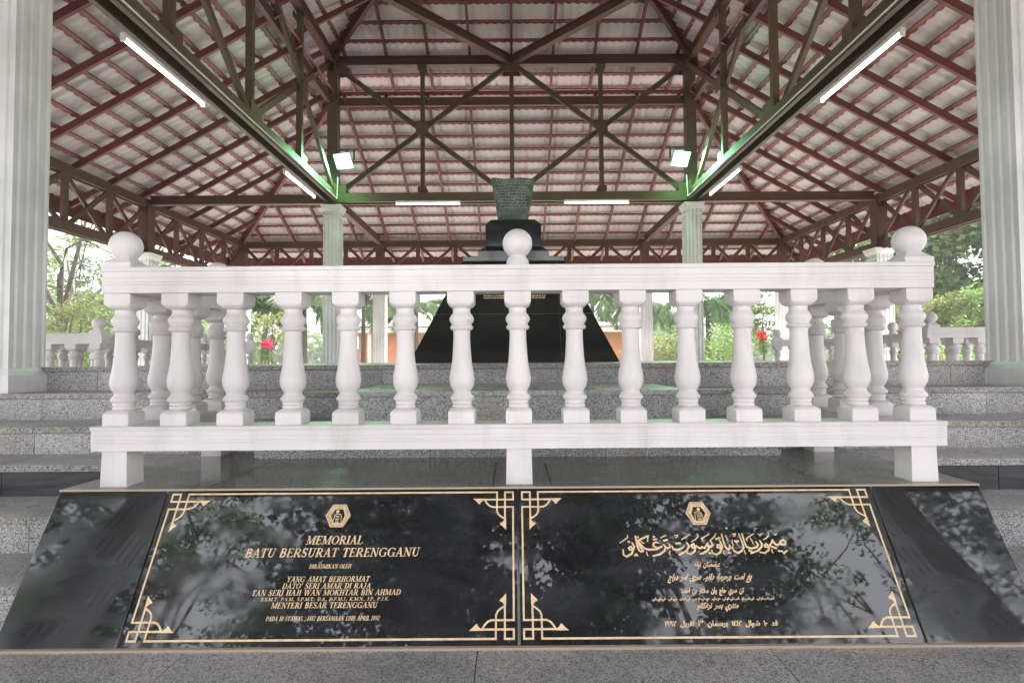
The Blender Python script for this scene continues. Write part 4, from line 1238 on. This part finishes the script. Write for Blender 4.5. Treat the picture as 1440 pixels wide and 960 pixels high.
flowers('pink red flower head on a stem at the rear left corner', 380, 15, 1.48, 'flower_pink', 32)
flowers('bright pink flowers by the column behind the right side balustrade', 1262, 15.5, 1.72, 'flower_pink', 33, .2)
shrub('leafy green shrub low behind the left rear balustrade', at(330,16), 16, 1.0, 1.5, 'leaf_mid', 41)
shrub('pale shrub low behind the right rear balustrade', at(1150,16.5), 16.5, 1.1, 1.5, 'leaf_lime', 42)
shrub('green shrub behind the far right side balustrade', at(1330,12), 12, 1.0, 1.25, 'leaf_lime', 43)
shrub('green shrub behind the far left side balustrade', at(85,12.5), 12.5, 1.1, 1.35, 'leaf_mid', 44)
shrub('yellow green bush seen between the balusters right of the pedestal', at(1010,19), 19, 1.6, 1.9, 'leaf_lime', 45, size=.12, n=3600)
shrub('pale bush seen between the balusters beside the right inner column', at(930,20), 20, 1.4, 1.9, 'leaf_yellow', 46, size=.12, n=3000)
# far wood: one mass of bushes and treetops closing the view
def far_wood():
    rng = random.Random(77); mb = MB()
    for k in range(330):
        a = rng.uniform(-1.05, 1.05); d = rng.uniform(52, 78)
        x, y = math.sin(a)*d*1.25, math.cos(a)*d*.95 + 8
        hh = rng.uniform(2.2, 5.2) + 1.2*math.sin(a*9) + abs(a)*2.5
        r = rng.uniform(1.6, 3.0)
        leaves(mb, Vector((x, y, hh-r)), r, 70, .95, rng, 1.0, 0, .7)
        leaves(mb, Vector((x, y, max(.4,(hh-r)*.4))), r*1.1, 50, .95, rng, 1.0, 0, .7)
    o = mb.build('far_wood', M['leaf_mid']); tag(o, 'hazy far wood closing the view beyond the lawn', 'trees', kind='stuff')
far_wood()
# trees on the approach side: middle three added to darken the reflection; the plaques mirror their crowns
gb = None
tree('approach_tree', 'tall dense tree out of view, added to darken the mirror image in the middle of the plaques', .3, -9.5, 15, 3.7, 'leaf_shade', 51, trunk_h=5.5, trunk_r=.25, nclus=130, per=160, size=.26, clr=1.2, flat=1.2, asp=.6, sx=.9)
tree('approach_tree', 'dense tree out of view, added to darken the mirror image behind the left gold lettering', -4.2, -10.5, 15.5, 3.3, 'leaf_shade', 56, trunk_h=5.5, trunk_r=.25, nclus=90, per=150, size=.26, clr=1.2, flat=1.3, asp=.6)
tree('approach_tree', 'dense tree out of view, added to darken the mirror image behind the right gold lettering', 4.9, -10.0, 14.5, 3.0, 'leaf_shade', 57, trunk_h=5.5, trunk_r=.25, nclus=64, per=130, size=.24, clr=1.1, flat=1.3, asp=.6)
tree('approach_tree', 'open crowned tree on the approach side mirrored at the left end of the left plaque', -9.0, -9.5, 13.5, 3.6, 'leaf_mid', 52, trunk_h=5, trunk_r=.2, nclus=70, per=130, size=.18, clr=.8, flat=1.2, openness=1)
tree('approach_tree', 'open crowned tree on the approach side mirrored at the right end of the right plaque', 9.6, -10.5, 13.5, 3.6, 'leaf_mid', 53, trunk_h=5, trunk_r=.2, nclus=52, per=120, size=.18, clr=.8, flat=1.2, openness=1)
tree('approach_tree', 'dense tree on the approach side mirrored in the left end of the plinth', -15, -9, 14, 4.4, 'leaf_shade', 54, trunk_h=4, trunk_r=.25, nclus=95, per=140, size=.28, clr=1.3, flat=1.1)
tree('approach_tree', 'dense tree on the approach side mirrored in the right end of the plinth', 15, -9, 14, 4.2, 'leaf_shade', 55, trunk_h=4, trunk_r=.25, nclus=70, per=130, size=.28, clr=1.3, flat=1.1)

# ---------------------------------------------------------------- light haze in the air
hz = MB(); hz.box(-150, 150, -30, 130, -1.2, 20)
hm = bpy.data.materials.new('haze_air'); hm.use_nodes = True
hn = hm.node_tree.nodes; hn.clear()
hv = hn.new('ShaderNodeVolumePrincipled'); hv.inputs['Color'].default_value = (.95,.97,1,1); hv.inputs['Density'].default_value = .003
ho = hn.new('ShaderNodeOutputMaterial'); hm.node_tree.links.new(hv.outputs[0], ho.inputs['Volume'])
tag(hz.build('haze', hm), None, None, kind='stuff')
